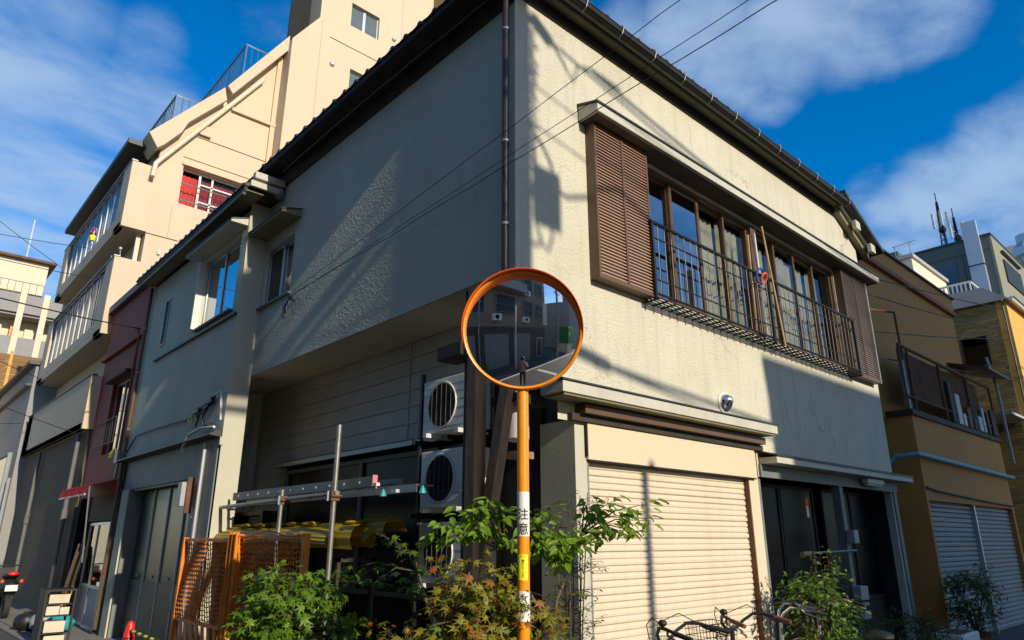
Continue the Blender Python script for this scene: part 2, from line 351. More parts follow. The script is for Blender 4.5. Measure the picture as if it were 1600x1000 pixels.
def inst(me, name, parent, loc, rot=None, scale=None):
    "another object of the same mesh, placed at a world point (or a local one under a local thing)"
    o = bpy.data.objects.new(name, me); C.objects.link(o); o.parent = parent
    rt = origin(parent); l = Vector(loc)
    o.location = l if rt.get('_local') else l-rt.location
    if rot is not None:
        o.rotation_mode = 'QUATERNION'; o.rotation_quaternion = rot
    if scale: o.scale = scale if isinstance(scale, (tuple, list)) else (scale,)*3
    return o
def copy_tree(o, parent=None):
    c = o.copy(); C.objects.link(c)
    if parent is not None: c.parent = parent
    for ch in o.children: copy_tree(ch, c)
    return c
def wall_grid(b, axis, at, thick, u0, u1, z0, z1, holes, rim=False):
    "wall sheet in the plane axis=at with openings (u0,u1,z0,z1) and reveals 'thick' deep (signed, into the building)"
    us = sorted({u0, u1}|{h[i] for h in holes for i in (0, 1)}); zs = sorted({z0, z1}|{h[i] for h in holes for i in (2, 3)})
    us = [u for u in us if u0-1e-6 <= u <= u1+1e-6]; zs = [z for z in zs if z0-1e-6 <= z <= z1+1e-6]
    P = (lambda u, z, d=0: (at+d, u, z)) if axis == 'x' else (lambda u, z, d=0: (u, at+d, z))
    idx = {}
    def vid(u, z, d=0):
        k = (u, z, d)
        if k not in idx: idx[k] = len(b.v); b.v.append(P(u, z, d))
        return idx[k]
    inside = lambda u, z: any(h[0] < u < h[1] and h[2] < z < h[3] for h in holes)
    for i in range(len(us)-1):
        for j in range(len(zs)-1):
            um, zm = (us[i]+us[i+1])/2, (zs[j]+zs[j+1])/2
            if inside(um, zm): continue
            q = (vid(us[i], zs[j]), vid(us[i+1], zs[j]), vid(us[i+1], zs[j+1]), vid(us[i], zs[j+1]))
            b.f.append(q if axis == 'y' else q[::-1])
    for h in holes:
        c = [(h[0], h[2]), (h[1], h[2]), (h[1], h[3]), (h[0], h[3])]
        for i in range(4):
            (a0, b0), (a1, b1) = c[i], c[(i+1) % 4]
            if (b0 == b1 == z0): continue
            k = len(b.v); b.v += [P(a0, b0), P(a1, b1), P(a1, b1, thick), P(a0, b0, thick)]; b.f.append((k, k+1, k+2, k+3))
    # outer rim, so that the sheet has thickness
    c = [(u0, z0), (u1, z0), (u1, z1), (u0, z1)]
    for i in range(4 if rim else 0):
        (a0, b0), (a1, b1) = c[i], c[(i+1) % 4]
        k = len(b.v); b.v += [P(a0, b0), P(a1, b1), P(a1, b1, thick), P(a0, b0, thick)]; b.f.append((k+3, k+2, k+1, k))
    return b
def frame(b, axis, at, dep, u0, u1, z0, z1, w):
    "rectangular frame ring"
    bx = (lambda a0, a1, c0, c1: b.box(at, at+dep, a0, a1, c0, c1)) if axis == 'x' else (lambda a0, a1, c0, c1: b.box(a0, a1, at, at+dep, c0, c1))
    bx(u0, u0+w, z0, z1); bx(u1-w, u1, z0, z1); bx(u0+w, u1-w, z0, z0+w); bx(u0+w, u1-w, z1-w, z1); return b
def catenary(a, b, sag, n=14, wob=0.0):
    a = Vector(a); b = Vector(b); out = []
    for i in range(n+1):
        t = i/n; p = a.lerp(b, t); p.z -= sag*4*t*(1-t)
        if wob and 0 < i < n: p += Vector((random.uniform(-wob, wob), random.uniform(-wob, wob), random.uniform(-wob, wob)))
        out.append(p)
    return out

def rough_wall(name, m, parent, at, u0, u1, z0, z1, holes, thick, step=.0098, amp=.0034, seed=1, label=None):
    "hand-thrown stucco on a wall that faces -X: real grains, each a few millimetres proud, straight along every edge"
    import numpy as np
    rng = np.random.default_rng(seed)
    def cuts(a, b, hs):
        c = sorted({a, b}|{v for v in hs if a < v < b}); out = [a]
        for p, q in zip(c, c[1:]): k = max(1, int(round((q-p)/step))); out += [p+(q-p)*i/k for i in range(1, k+1)]
        return np.array(out)
    us = cuts(u0, u1, [h[i] for h in holes for i in (0, 1)]); zs = cuts(z0, z1, [h[i] for h in holes for i in (2, 3)])
    nu, nz = len(us), len(zs)
    g = rng.random((nu, nz)); g2 = g.copy(); g2[1:-1, 1:-1] = .64*g[1:-1, 1:-1]+.09*(g[:-2, 1:-1]+g[2:, 1:-1]+g[1:-1, :-2]+g[1:-1, 2:])
    low = rng.random((nu//8+3, nz//8+3)); low = np.kron(low, np.ones((8, 8)))[:nu, :nz]
    d = amp*(1.7*np.clip(g2-.40, 0, 1)+.12*low)
    edge = np.zeros((nu, nz), bool); edge[0] = edge[-1] = True; edge[:, 0] = edge[:, -1] = True
    for h in holes:
        iu = (us >= h[0]-1e-6) & (us <= h[1]+1e-6); iz = (zs >= h[2]-1e-6) & (zs <= h[3]+1e-6); edge |= iu[:, None] & iz[None, :]
    d[edge] = 0
    U, Zz = np.meshgrid(us, zs, indexing='ij'); off = Vector(origin(parent).location)
    V = np.stack([at-d-off.x, U-off.y, Zz-off.z], -1).reshape(-1, 3)
    i, j = np.meshgrid(np.arange(nu-1), np.arange(nz-1), indexing='ij'); um = (us[:-1]+us[1:])/2; zm = (zs[:-1]+zs[1:])/2
    keep = np.ones((nu-1, nz-1), bool)
    for h in holes: keep &= ~(((um > h[0]) & (um < h[1]))[:, None] & ((zm > h[2]) & (zm < h[3]))[None, :])
    a = (i*nz+j)[keep]; Q = np.stack([a, a+1, a+nz+1, a+nz], -1)
    b = B(); 
    for h in holes:
        c = [(h[0], h[2]), (h[1], h[2]), (h[1], h[3]), (h[0], h[3])]
        for k in range(4):
            (a0, b0), (a1, b1) = c[k], c[(k+1) % 4]; b.add([(at-off.x, a0-off.y, b0-off.z), (at-off.x, a1-off.y, b1-off.z), (at+thick-off.x, a1-off.y, b1-off.z), (at+thick-off.x, a0-off.y, b0-off.z)], [(0, 1, 2, 3)])
    n0 = len(V); me = bpy.data.meshes.new(name); me.from_pydata(V.tolist()+b.v, [], Q.tolist()+[tuple(k+n0 for k in q) for q in b.f]); me.update(); me.materials.append(M[m])
    o = bpy.data.objects.new(name, me); C.objects.link(o); o.parent = parent; return cat_label(o, label)
# ---------------------------------------------------------------- ground
def sheet(name, m, pts, z, kind='structure'):
    b = B(); b.add([(x, y, z) for x, y in pts], [tuple(range(len(pts)))]); return b.build(name, m, kind=kind)
sheet('ground', 'asphalt', [(-900, -900), (900, -900), (900, 900), (-900, 900)], 0.0)
pv = B(); pv.box(-1.25, .0, 2.2, 9.8, -.05, .012); pv.box(-1.2, 0.2, 9.8, 34, -.05, .012); pv.box(-.9, 9.0, -.9, .7, -.05, .012)
pv.build('pavement', 'kerb', kind='structure')
kb = B()
for i in range(40): kb.box(-1.42, -1.26, 2.2+i*.8, 2.99+i*.8, -.05, .035)
kb.build('kerb', 'kerb', kind='structure')
sheet('road_edge_line', 'road_white', [(-5.75, -60), (-5.60, -60), (-5.60, 40), (-5.75, 40)], 0.004)
sheet('road_stop_line', 'road_white', [(-5.2, -7.6), (-2.2, -7.6), (-2.2, -7.2), (-5.2, -7.2)], 0.004)

# ---------------------------------------------------------------- the stucco corner house
house = thing('corner_house', 'two storey pale stucco house at the street corner with roller shutter and long upstairs window', 'house')
ZT = 7.0
b = B()
wall_grid(b, 'y', 0.0, .22, 0, 8.15, 3.87, 6.3, [(1.9, 6.98, 4.1, 5.72)])
wall_grid(b, 'y', 0.0, .22, .5, 8.15, 2.6, 3.87, [])
wall_grid(b, 'y', 0.0, .22, 3.88, 8.15, 2.3, 2.6, [])
pts = [(0, 6.3), (8.15, 6.3), (8.15, 6.43), (7.34, 6.9), (7.34, ZT), (0, ZT)]
b.add([(p[0], 0, p[1]) for p in pts], [tuple(range(6))])
b.build('wall', 'stucco', house)
b = B(); b.box(8.15-.2, 8.15, .002, 9, 0, 6.4); b.box(.2, 8.1, 8.8, 9, 0, 6.9); b.build('wall', 'stucco', house)
rough_wall('wall', 'stucco_left', house, 0.0, 0.0, 5.70, 3.87, ZT, [(4.66, 5.60, 4.90, 5.82)], .2, seed=4, label='rough shaded stucco side wall on the narrow street')
# closed dark rooms behind the openings
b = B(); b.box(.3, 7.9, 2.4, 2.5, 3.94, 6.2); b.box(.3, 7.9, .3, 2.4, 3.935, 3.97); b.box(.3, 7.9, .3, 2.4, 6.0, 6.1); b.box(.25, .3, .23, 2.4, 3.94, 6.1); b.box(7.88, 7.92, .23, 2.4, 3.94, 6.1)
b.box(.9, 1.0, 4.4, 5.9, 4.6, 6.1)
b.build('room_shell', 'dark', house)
b = B(); b.box(0.02, .78, 0.02, 6.9, 3.872, 3.93); b.build('soffit', 'stucco_smooth', house, label='underside of the jettied upper floor')

# eaves: dark boards standing in for shade, soffit, gutter, tiles, roof
b = B(); b.box(.02, 7.34, -.022, -.002, 6.84, ZT-.001); b.build('eave_shade', 'dark_wood', house)  # dark board paints in the band of eave shadow on the front wall
b = B(); b.box(-.30, 7.34, -.13, -.025, ZT, ZT+.03); b.build('soffit', 'olive', house)
b = B(); b.box(-.28, -.003, -.1, 5.66, ZT, ZT+.03); b.build('soffit', 'dark_wood', house)
b = B(); b.box(-.02, -.002, .0, 5.66, 6.76, ZT-.002); b.build('eave_shade', 'dark_wood', house)  # dark board stands in for the soft shade below the side eave
b = B(); b.box(-.32, 7.36, -.16, -.131, ZT-.03, ZT+.08); b.build('fascia', 'dark_wood', house)
b = B(); b.box(-.325, -.285, -.13, 5.35, ZT-.04, ZT+.07); b.build('fascia', 'dark_wood', house)
# half-round gutter
b = B(); n = 9; k = 0; prof = []
for i in range(n): a = math.pi*i/(n-1); prof.append((-.235-.075*math.cos(a), ZT+.02-.085*math.sin(a)))
prof2 = [(-.235-(p[0]+.235)*-1*.9, ZT+.02-(ZT+.02-p[1])*.9) for p in prof]
vs = []
for x in (-.3, 7.42): vs += [(x, p[0], p[1]) for p in prof]
fs = [(i, i+1, n+i+1, n+i) for i in range(n-1)]
b.add(vs, fs); b.tube([(-.3, -.31, ZT+.02), (7.42, -.31, ZT+.02)], .008, 6); b.tube([(-.3, -.30, ZT-.03), (7.42, -.30, ZT-.03)], .006, 6)
b.build('gutter', 'gutter', house, smooth=True)
for i in range(13):
    x = .15+i*.60
    b = B(); b.tube([(x, -.31, ZT+.07), (x, -.325, ZT+.02), (x, -.30, ZT-.045), (x, -.24, ZT-.075)], .0075, 6)
    b.build('gutter_bracket', 'alu_dull', house)
# pantiles along the eaves
def tile_mesh(ax):
    q = B(); pr = []
    for i in range(9): a = math.pi*i/8; pr.append((.075-.036*math.cos(a), .008+.034*math.sin(a)))
    pr += [(.19, -.006), (.275, .006), (.275, -.012), (.03, -.012)]
    pr = [(p[0], p[1]) for p in pr]
    vs = []; m = len(pr)
    for d, h in ((0, 0), (.34, .15)):
        for u, z in pr: vs.append((u, d, z+h) if ax == 'y' else (d, u, z+h))
    fs = [tuple(range(m)) if ax == 'y' else tuple(range(m))[::-1], ]+[((i, m+i, m+(i+1) % m, (i+1) % m) if ax == 'y' else (i, (i+1) % m, m+(i+1) % m, m+i)) for i in range(m)]
    q.add(vs, fs); return q.mesh('eave_tile', 'tile')
tm_y = tile_mesh('y'); tm_x = tile_mesh('x')
for i in range(28): inst(tm_y, 'eave_tile', house, (-.32+i*.275, -.285, ZT+.05))
for i in range(21): inst(tm_x, 'eave_tile', house, (-.345, -.25+i*.275, ZT+.045))
b = B()
e0 = ZT+.09; sl = .44
b.add([(-.3, -.26, e0), (7.4, -.26, e0), (7.4, 3.6, e0+3.8*sl), (3.3, 3.4, e0+3.65*sl), (-.3, 8.8, e0), (3.3, 6.5, e0+3.65*sl), (7.4, 8.8, e0), (7.4, 6, e0+3.65*sl)],
      [(0, 1, 2, 3), (4, 0, 3, 5), (6, 4, 5, 7), (3, 2, 7, 5)])
b.build('roof', 'tile', house)
b = B()
for j in range(1, 9):
    for i in range(28): 
        x = -.2+i*.275
        if x < -.3+j*.4: continue
        b.tube([(x, -.26+j*.42, e0+.04+j*.42*sl), (x, -.26+j*.42+.4, e0+.03+(j+1)*.42*sl)], .055, 6)
b.build('roof_tiles', 'tile', house, kind='stuff')
# sloping verge at the right end with its two purlin ends
def vz(x): return 6.90-.50*(x-7.34)
b = B(); b.prism([(7.25, vz(7.25)+.16), (7.25, vz(7.25)+.24), (8.62, vz(8.62)+.24), (8.62, vz(8.62)+.16)], 'y', -.30, 6); b.build('verge_roof', 'tile', house)
b = B(); b.prism([(7.36, vz(7.36)-.0), (7.36, vz(7.36)+.155), (8.45, vz(8.45)+.155), (8.45, vz(8.45))], 'y', -.10, -.002); b.build('bargeboard', 'olive', house)
b = B(); b.prism([(7.36, vz(7.36)+.12), (7.36, vz(7.36)+.155), (8.5, vz(8.5)+.155), (8.5, vz(8.5)+.12)], 'y', -.16, -.104); b.build('verge_trim', 'fascia', house)
for x in (7.78, 8.32):
    b = B(); b.box(x-.09, x+.09, -.24, -.17, vz(x)-.04, vz(x)+.12); b.build('purlin_end', 'fascia', house, bevel=.01)
# corner downpipe
b = B(); b.tube([(-.06, .07, 7.0), (-.06, .07, 3.2)], .034, 10); b.build('downpipe', 'pipe_brown', house, smooth=True)
for z in (6.42, 5.15, 4.3):
    b = B(); b.lathe([(.034, -.012), (.041, -.012), (.041, .012), (.034, .012)], (-.06, .07, z), n=10); b.box(-.03, 0.0, .06, .08, z-.008, z+.008); b.build('pipe_clamp', 'alu_dull', house)

# ---- upstairs window of the front
canopy = B(); canopy.prism([(-.27, 5.77), (-.27, 5.865), (-.002, 5.95), (-.002, 5.77)], 'x', .90, 8.22); cano = canopy.build('window_canopy', 'fascia', house, bevel=.006)
b = B(); b.prism([(-.285, 5.862), (-.285, 5.885), (-.002, 5.975), (-.002, 5.953)], 'x', .885, 8.235); b.build('flashing', 'flash', cano)
b = B(); b.box(.93, 8.19, -.245, -.01, 5.755, 5.769); b.build('canopy_soffit', 'dark_wood', cano)
def louvre_shutter(x0, x1, z0, z1, edge=None, sm='shutter_brown'):
    s = B(); y0, y1 = -.125, -.005
    s.box(x0, x0+.028, y0, y1, z0, z1); s.box(x1-.028, x1, y0, y1, z0, z1); s.box(x0+.028, x1-.028, y0, y1, z0, z0+.04); s.box(x0+.028, x1-.028, y0, y1, z1-.03, z1)
    xm = (x0+x1)/2; s.box(xm-.014, xm+.014, y0-.006, y1, z0+.04, z1-.03); s.box(x0+.028, xm-.014, y1-.02, y1, z0+.04, z1-.03); s.box(xm+.014, x1-.028, y1-.02, y1, z0+.04, z1-.03)
    sh = s.build('louvred_shutter', 'bronze', house)
    q = B(); q2 = B(); n = 46; dz = (z1-z0-.07)/n
    for a0, a1 in ((x0+.029, xm-.015), (xm+.015, x1-.029)):
        for i in range(n):
            z = z0+.04+i*dz
            q.prism([(y0+.006, z+.004), (y0, z+.008), (y0+.010, z+dz*.66), (y0+.016, z+dz*.64)], 'x', a0, a1)
        q2.box(a0, a1, y0+.045, y0+.055, z0+.04, z1-.03)
    q.build('louvre_slats', sm, sh, kind='stuff'); q2.build('shutter_back', 'dark_wood', sh)
    if edge:
        q = B(); q.box(x1+.002, x1+.03, y0-.01, y1, z0, z1); q.build('edge_strip', edge, sh)
    return sh
louvre_shutter(1.0, 1.90, 4.02, 5.745); louvre_shutter(6.99, 7.93, 4.0, 5.745, 'pvc', 'shutter_shaded')
# frames and sashes
b = B(); frame(b, 'y', .02, .14, 1.9, 6.98, 4.1, 5.72, .035); b.box(4.36, 4.50, -.01, .16, 4.135, 5.685); wf = b.build('window_frame', 'bronze', house)
def sash(x0, x1, y, m='wood_frame', g='glass', mid=None, w=.035):
    s = B(); frame(s, 'y', y, .03, x0, x1, 4.14, 5.68, w)
    if mid: s.box(x0+w, x1-w, y, y+.03, mid-.012, mid+.012)
    o = s.build('sash', m, house)
    s = B(); s.box(x0+w, x1-w, y+.012, y+.017, 4.14+w, 5.68-w); s.build('pane', g, o)
sash(1.94, 2.58, .09, 'bronze', 'glass_blue'); sash(2.55, 3.18, .05, 'wood_frame', 'glass_blue', w=.05); sash(3.15, 3.78, .09, 'wood_frame', 'glass'); sash(3.74, 4.36, .05, 'bronze', 'glass')
sash(4.50, 5.12, .09, 'bronze', 'glass'); sash(5.08, 5.72, .05, 'wood_frame', 'glass', w=.04); sash(5.68, 6.34, .09, 'bronze', 'glass'); sash(6.30, 6.94, .05, 'bronze', 'glass')
def curtain(x0, x1, y, z0, z1, m, amp=.03, wl=.11, parent=house):
    s = B(); n = max(6, int((x1-x0)/.02)); vs = []
    for i in range(n+1):
        x = x0+(x1-x0)*i/n; d = amp*math.sin(2*math.pi*x/wl)*(.7+.3*math.sin(x*5.1))
        vs += [(x, y+d, z0), (x, y+d*.6, z1)]
    s.add(vs, [(2*i, 2*i+2, 2*i+3, 2*i+1) for i in range(n)]); return s.build('curtain', m, parent, smooth=True)
curtain(2.75, 3.1, .30, 4.15, 5.6, 'curtain'); curtain(3.2, 3.72, .22, 4.15, 5.6, 'curtain'); curtain(3.78, 4.33, .19, 4.15, 5.6, 'curtain'); curtain(4.55, 5.05, .22, 4.15, 5.6, 'curtain'); curtain(5.1, 5.66, .18, 4.15, 5.6, 'curtain'); curtain(5.75, 6.28, .22, 4.15, 5.6, 'curtain'); curtain(6.4, 6.7, .2, 4.15, 5.6, 'curtain')
b = B(); b.sphere((2.95, .2, 4.3), .11, 10, 6, (1, .8, 1.3)); b.build('red_cushion', 'curtain_red', house)
# balcony guard rail
rail = B(); rail.tube([(1.84, -.15, 4.88), (7.12, -.15, 4.88)], .022, 8); rail.tube([(1.86, -.15, 4.70), (7.1, -.15, 4.70)], .009, 6); rail.tube([(1.86, -.15, 4.22), (7.1, -.15, 4.22)], .009, 6); rail.tube([(1.86, -.15, 4.06), (7.1, -.15, 4.06)], .014, 6)
for x in (1.87, 4.40, 4.62, 7.08): rail.box(x-.014, x+.014, -.165, -.135, 4.0, 4.88); rail.tube([(x, -.15, 4.75), (x, 0, 4.75)], .01, 6)
ro = rail.build('guard_rail', 'black_iron', house)
bm_ = B(); bm_.tube([(0, 0, 4.06), (0, 0, 4.87)], .0062, 6); bme = bm_.mesh('baluster', 'dark_bronze')
for i in range(41):
    if i not in (20, 21): inst(bme, 'baluster', ro, (1.97+i*.125, -.15, 0))
b = B()
for j in range(4): b.tube([(1.8, -.04-j*.045, 4.0), (7.1, -.04-j*.045, 4.0)], .008, 5)
for i in range(36): b.box(1.85+i*.148, 1.87+i*.148, -.19, 0, 3.975, 3.992)
b.build('flower_shelf', 'black_iron', house)

# ---- ground floor: pier, roller shutter, awnings
b = B(); b.box(.71, .862, 0.0, .43, 0, 2.62); b.build('pier', 'stucco_smooth', house)
b = B(); b.box(3.655, 3.86, 0.0, .3, 0, 2.62); b.build('pier', 'cream_paint', house)
b = B(); b.box(.85, 3.78, -.035, .2, 2.275, 2.598); b.build('shutter_housing', 'cream_paint', house, bevel=.004)
b = B(); b.box(.835, .848, -.03, 0.0, 2.3, 2.58); b.box(.86, 3.77, -.037, .02, 2.262, 2.273); b.build('shadow_gap', 'dark', house)
b = B(); b.box(.864, .885, .0, .09, 0, 2.26); b.build('shutter_rail', 'alu_dull', house)
b = B(); b.box(3.632, 3.653, .0, .09, 0, 2.26); b.build('shutter_rail', 'rust', house)
rs = B(); rs.box(.88, 3.64, .085, .1, 0, 2.27); rso = rs.build('roller_shutter', 'cream_slat', house)
q = B(); q.prism([(0, 0), (-.012, .008), (-.014, .03), (-.011, .046), (-.001, .0545), (.006, .0585), (.010, .0585), (.010, -.001)], 'x', .887, 3.630); sme = q.mesh('slat', 'cream_slat')
random.seed(17)
for i in range(38): inst(sme, 'slat', rso, (0, .07+random.uniform(-.002, .002), 2.208-i*.0595), Quaternion((1, 0, 0), random.uniform(-.05, .05)) @ Quaternion((0, 1, 0), random.uniform(-.0007, .0007)))
random.seed(23); b = B()
for i in range(30): z = .4+i*.0595+random.uniform(-.004, .004); w = random.uniform(.004, .018); b.box(3.631-w, 3.631, .048, .056, z, z+random.uniform(.006, .02))
b.build('rust_spots', 'rust', rso, kind='stuff')
# hairline cracks in the render
random.seed(29)
def crack(x, z, n, dx, r=.0013):
    pts = [Vector((x, -.0005, z))]
    for k in range(n): q = pts[-1]; pts.append(Vector((q.x+dx+random.uniform(-.03, .03), -.0005, q.z-random.uniform(.03, .075))))
    q = B(); q.tube(pts, [r*(.5+random.random()) for _ in pts], 4); q.build('crack', 'crack_line', house)
for x, z, n, dx in ((4.75, 3.35, 9, .012), (5.1, 3.75, 20, .002), (5.6, 3.6, 14, -.012), (6.0, 3.3, 12, .02), (6.75, 3.4, 12, .014), (7.5, 3.3, 11, -.01), (7.7, 3.8, 16, .004), (4.1, 3.5, 7, -.01), (.62, 3.35, 5, .01), (3.05, 6.7, 8, .002), (7.0, 6.5, 8, .006), (1.35, 6.6, 5, .0)): crack(x, z, n, dx)
# first awning
b = B(); b.box(.29, 3.95, -.27, -.002, 2.775, 2.872); aw = b.build('awning', 'fascia', house, bevel=.005)
b = B(); b.prism([(-.285, 2.873), (-.285, 2.889), (-.002, 2.975), (-.002, 2.955)], 'x', .275, 3.965); b.build('flashing', 'flash', aw)
b = B(); b.box(.32, 3.92, -.25, -.01, 2.755, 2.774); b.build('awning_soffit', 'olive', aw)
b = B(); b.box(.72, 3.90, -.13, -.002, 2.665, 2.74); b.build('beam', 'bronze', aw)
b = B(); b.box(.62, 3.95, -.06, -.001, 2.60, 2.662); b.build('beam', 'dark_wood', aw)
# second awning, over the porch
b = B(); b.box(3.93, 8.32, -.23, -.002, 2.45, 2.525); aw2 = b.build('awning', 'fascia', house, bevel=.005)
b = B(); b.prism([(-.245, 2.526), (-.245, 2.542), (-.002, 2.61), (-.002, 2.59)], 'x', 3.91, 8.335); b.build('flashing', 'flash', aw2)
b = B(); b.box(3.9, 8.15, -.03, -.001, 2.30, 2.445); b.build('lintel', 'grey_paint', house)
for x in (6.08, 8.06): b = B(); b.box(x-.055, x+.055, -.02, .09, 0, 2.30); b.build('porch_post', 'grey_paint', house)
b = B(); b.box(3.87, 3.95, 0.02, .12, 0, 2.3); b.build('porch_post', 'grey_paint', house)
b = B(); b.box(3.87, 8.15, 1.2, 1.25, 0, 2.4); b.box(3.87, 3.9, .12, 1.2, 0, 2.4); b.box(3.87, 8.15, .12, 1.2, 2.36, 2.4); b.box(7.9, 7.94, .1, 1.2, 0, 2.36); b.build('porch_back', 'dark', house)  # near-black lining; the shade inside the porch is put into the colour
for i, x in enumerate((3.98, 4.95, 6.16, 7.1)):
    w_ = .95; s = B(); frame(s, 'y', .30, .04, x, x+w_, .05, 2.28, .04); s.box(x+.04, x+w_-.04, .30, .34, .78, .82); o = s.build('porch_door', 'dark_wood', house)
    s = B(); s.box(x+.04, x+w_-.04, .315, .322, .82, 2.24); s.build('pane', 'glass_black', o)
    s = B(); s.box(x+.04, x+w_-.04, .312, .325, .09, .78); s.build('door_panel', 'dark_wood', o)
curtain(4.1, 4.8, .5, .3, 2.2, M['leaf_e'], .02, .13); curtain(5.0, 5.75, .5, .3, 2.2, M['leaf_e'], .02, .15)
b = B(); b.box(6.75, 7.35, -.14, -.06, 2.375, 2.435); o = b.build('porch_lamp', 'white_metal', house); b = B(); b.tube([(6.78, -.10, 2.36), (7.32, -.10, 2.36)], .025, 8); b.build('lamp_cover', 'lamp_white', o)
# round vent hood
b = B(); b.lathe([(.125, 0), (.125, .012), (.108, .02)], (3.26, -.001, 3.09), (0, -1, 0), 24); vh = b.build('vent_hood', 'white_metal', house, smooth=True)
b = B(); k0 = len(b.v)
for i in range(9):
    t = (math.pi*.62)*i/8
    for j in range(20):
        a = 2*math.pi*j/20; b.v.append((3.26+.105*math.sin(t)*math.cos(a)*1.0, -.015-.115*math.cos(t)*(.55+.45*max(0, math.sin(a)*.5+.5)), 3.09+.105*math.sin(t)*math.sin(a)))
for i in range(8):
    for j in range(20): b.f.append((i*20+j, i*20+(j+1) % 20, (i+1)*20+(j+1) % 20, (i+1)*20+j))
b.build('hood_cowl', 'chrome', vh, smooth=True)

# ---- narrow-street side of the ground floor
boards = B(); 
def siding(y0, y1, z0, z1): 
    q = B(); q.prism([(.70, z0), (.715, z0), (.715, z1-.004), (.708, z1-.004)], 'y', y0, y1); q.build('siding_board', 'siding', house)
b = B(); b.box(.72, .8, .43, 6.95, 0, 3.87); b.build('backing_wall', 'dark', house)
for i in range(6):
    z = 3.868-.197*(i+1)
    siding(2.62, 6.9, z, z+.196); siding(1.38, 2.595, z, z+.196)
for i in range(6, 19):
    z = 3.868-.197*(i+1); siding(5.72, 6.9, z, z+.196)
b = B(); b.box(.695, .72, 2.597, 2.618, 2.6, 3.86); b.build('joint_strip', 'siding', house)
b = B(); b.prism([(.52, 2.60), (.52, 2.63), (.70, 2.70), (.70, 2.60)], 'y', 1.6, 5.86); lc = b.build('ledge_canopy', 'flash', house)
b = B(); b.box(.50, .522, 1.6, 5.86, 2.585, 2.64); b.build('canopy_edge', 'alu_dull', lc)
b = B(); frame(b, 'x', .66, .05, 1.5, 5.6, 1.0, 2.55, .05); b.box(.66, .71, 3.5, 3.56, 1.05, 2.5); wo_ = b.build('ground_window', 'grey_paint', house)
b = B(); b.box(.69, .695, 1.55, 5.55, 1.05, 2.5); b.build('pane', 'glass_black', wo_)
b = B(); b.box(.1, .75, 6.88, 6.95, 0, 3.87); b.box(0.0, .1, 6.88, 6.95, 0, 3.87); b.build('wall', 'stucco_smooth', house)
b = B(); b.tube([(.55, 6.82, 0), (.55, 6.82, 3.5)], .03, 8); b.tube([(.50, 6.80, 2.2), (.50, 6.80, 3.2)], .02, 8); b.build('wall_pipe', 'pvc', house, smooth=True)
# old timbers that carry the corner
b = B(); b.box(-.02, .11, .50, .63, 0, 3.868); b.build('corner_post', 'timber', house, bevel=.008)
b = B(); b.box(.06, .2, .645, .76, 0, 3.868); b.build('corner_post', 'dark_wood', house)
q = Quaternion((1, 0, 0), math.atan2(.20, .90)); b = B(); b.obox((.10, .375, 2.08), .10, .11, 1.9, q); b.build('corner_brace', 'timber', house, bevel=.006)
b = B(); b.box(-.10, .14, .62, .98, 3.19, 3.33); b.build('beam_end', 'dark_wood', house, bevel=.012)
b = B(); b.box(.12, .5, .12, .45, 2.72, 2.8); b.build('corner_bracket', 'dark_wood', house)
# small window of the side wall
b = B(); frame(b, 'x', .05, .08, 4.66, 5.60, 4.90, 5.82, .035); sw = b.build('side_window', 'alu_dull', house)
for y0, y1, xx, g in ((4.69, 5.15, .08, 'glass_blue'), (5.11, 5.57, .055, 'glass_dark')):
    b = B(); frame(b, 'x', xx, .02, y0, y1, 4.94, 5.79, .022); o = b.build('sash', 'alu', sw)
    b = B(); b.box(xx+.008, xx+.012, y0+.022, y1-.022, 4.962, 5.768); b.build('pane', g, o)
b = B(); b.box(-.05, .05, 4.6, 5.66, 4.865, 4.895); b.build('sill', 'grey_paint', sw)
b = B(); b.box(.5, .55, 4.4, 5.9, 4.7, 6); b.build('curtain', 'curtain', sw)
b = B(); b.prism([(-.30, 6.0), (-.30, 6.035), (-.002, 6.12), (-.002, 6.0)], 'y', 4.5, 5.66); sc = b.build('side_canopy', 'olive', house, bevel=.004)
b = B(); b.prism([(-.312, 6.036), (-.312, 6.055), (-.002, 6.14), (-.002, 6.122)], 'y', 4.49, 5.67); b.build('flashing', 'flash', sc)
# cable bracket under it
b = B(); b.box(-.10, -.002, 4.42, 4.47, 4.72, 4.76); b.tube([(-.08, 4.5, 4.72), (-.1, 4.52, 4.62), (-.07, 4.55, 4.55)], .012, 6); br = b.build('cable_bracket', 'black', house)
b = B(); b.tube([(-.07, 4.60, 4.70), (-.07, 4.60, 4.50)], .035, 8); b.build('insulator', 'pvc', br, smooth=True)

# ---------------------------------------------------------------- annex along the narrow street
annex = thing('stucco_annex', 'lower stucco wing with dark folding garage doors and a blue reflecting window', 'house wing', (-.3, 5.68, 0))
XW = -.30
rough_wall('wall', 'stucco_left', annex, XW, 5.68, 10.52, 2.98, 6.45, [(5.93, 7.42, 4.90, 6.10), (9.18, 9.44, 5.02, 5.92)], .2, step=.015, seed=5)
b = B(); wall_grid(b, 'x', XW+.02, .24, 5.68, 10.52, 0, 2.98, [(6.62, 9.86, -.01, 2.46)]); b.build('wall', 'grey_paint', annex)
b = B(); b.add([(XW, 5.68, 0), (0.0, 5.68, 0), (0.0, 5.68, 6.6), (XW, 5.68, 6.6)], [(0, 1, 2, 3)]); b.add([(0.0, 5.68, 0), (0.0, 6.9, 0), (0.0, 6.9, 3.87), (0.0, 5.68, 3.87)], [(0, 1, 2, 3)]); b.build('end_wall', 'stucco_smooth', annex)
b = B(); b.box(-.3, 4, 10.4, 10.5, 0, 6.4); b.box(.9, .95, 6.96, 10.4, 0, 3.86); b.box(.4, .45, 5.9, 10.4, 3.95, 6.4); b.build('inner_wall', 'dark', annex)
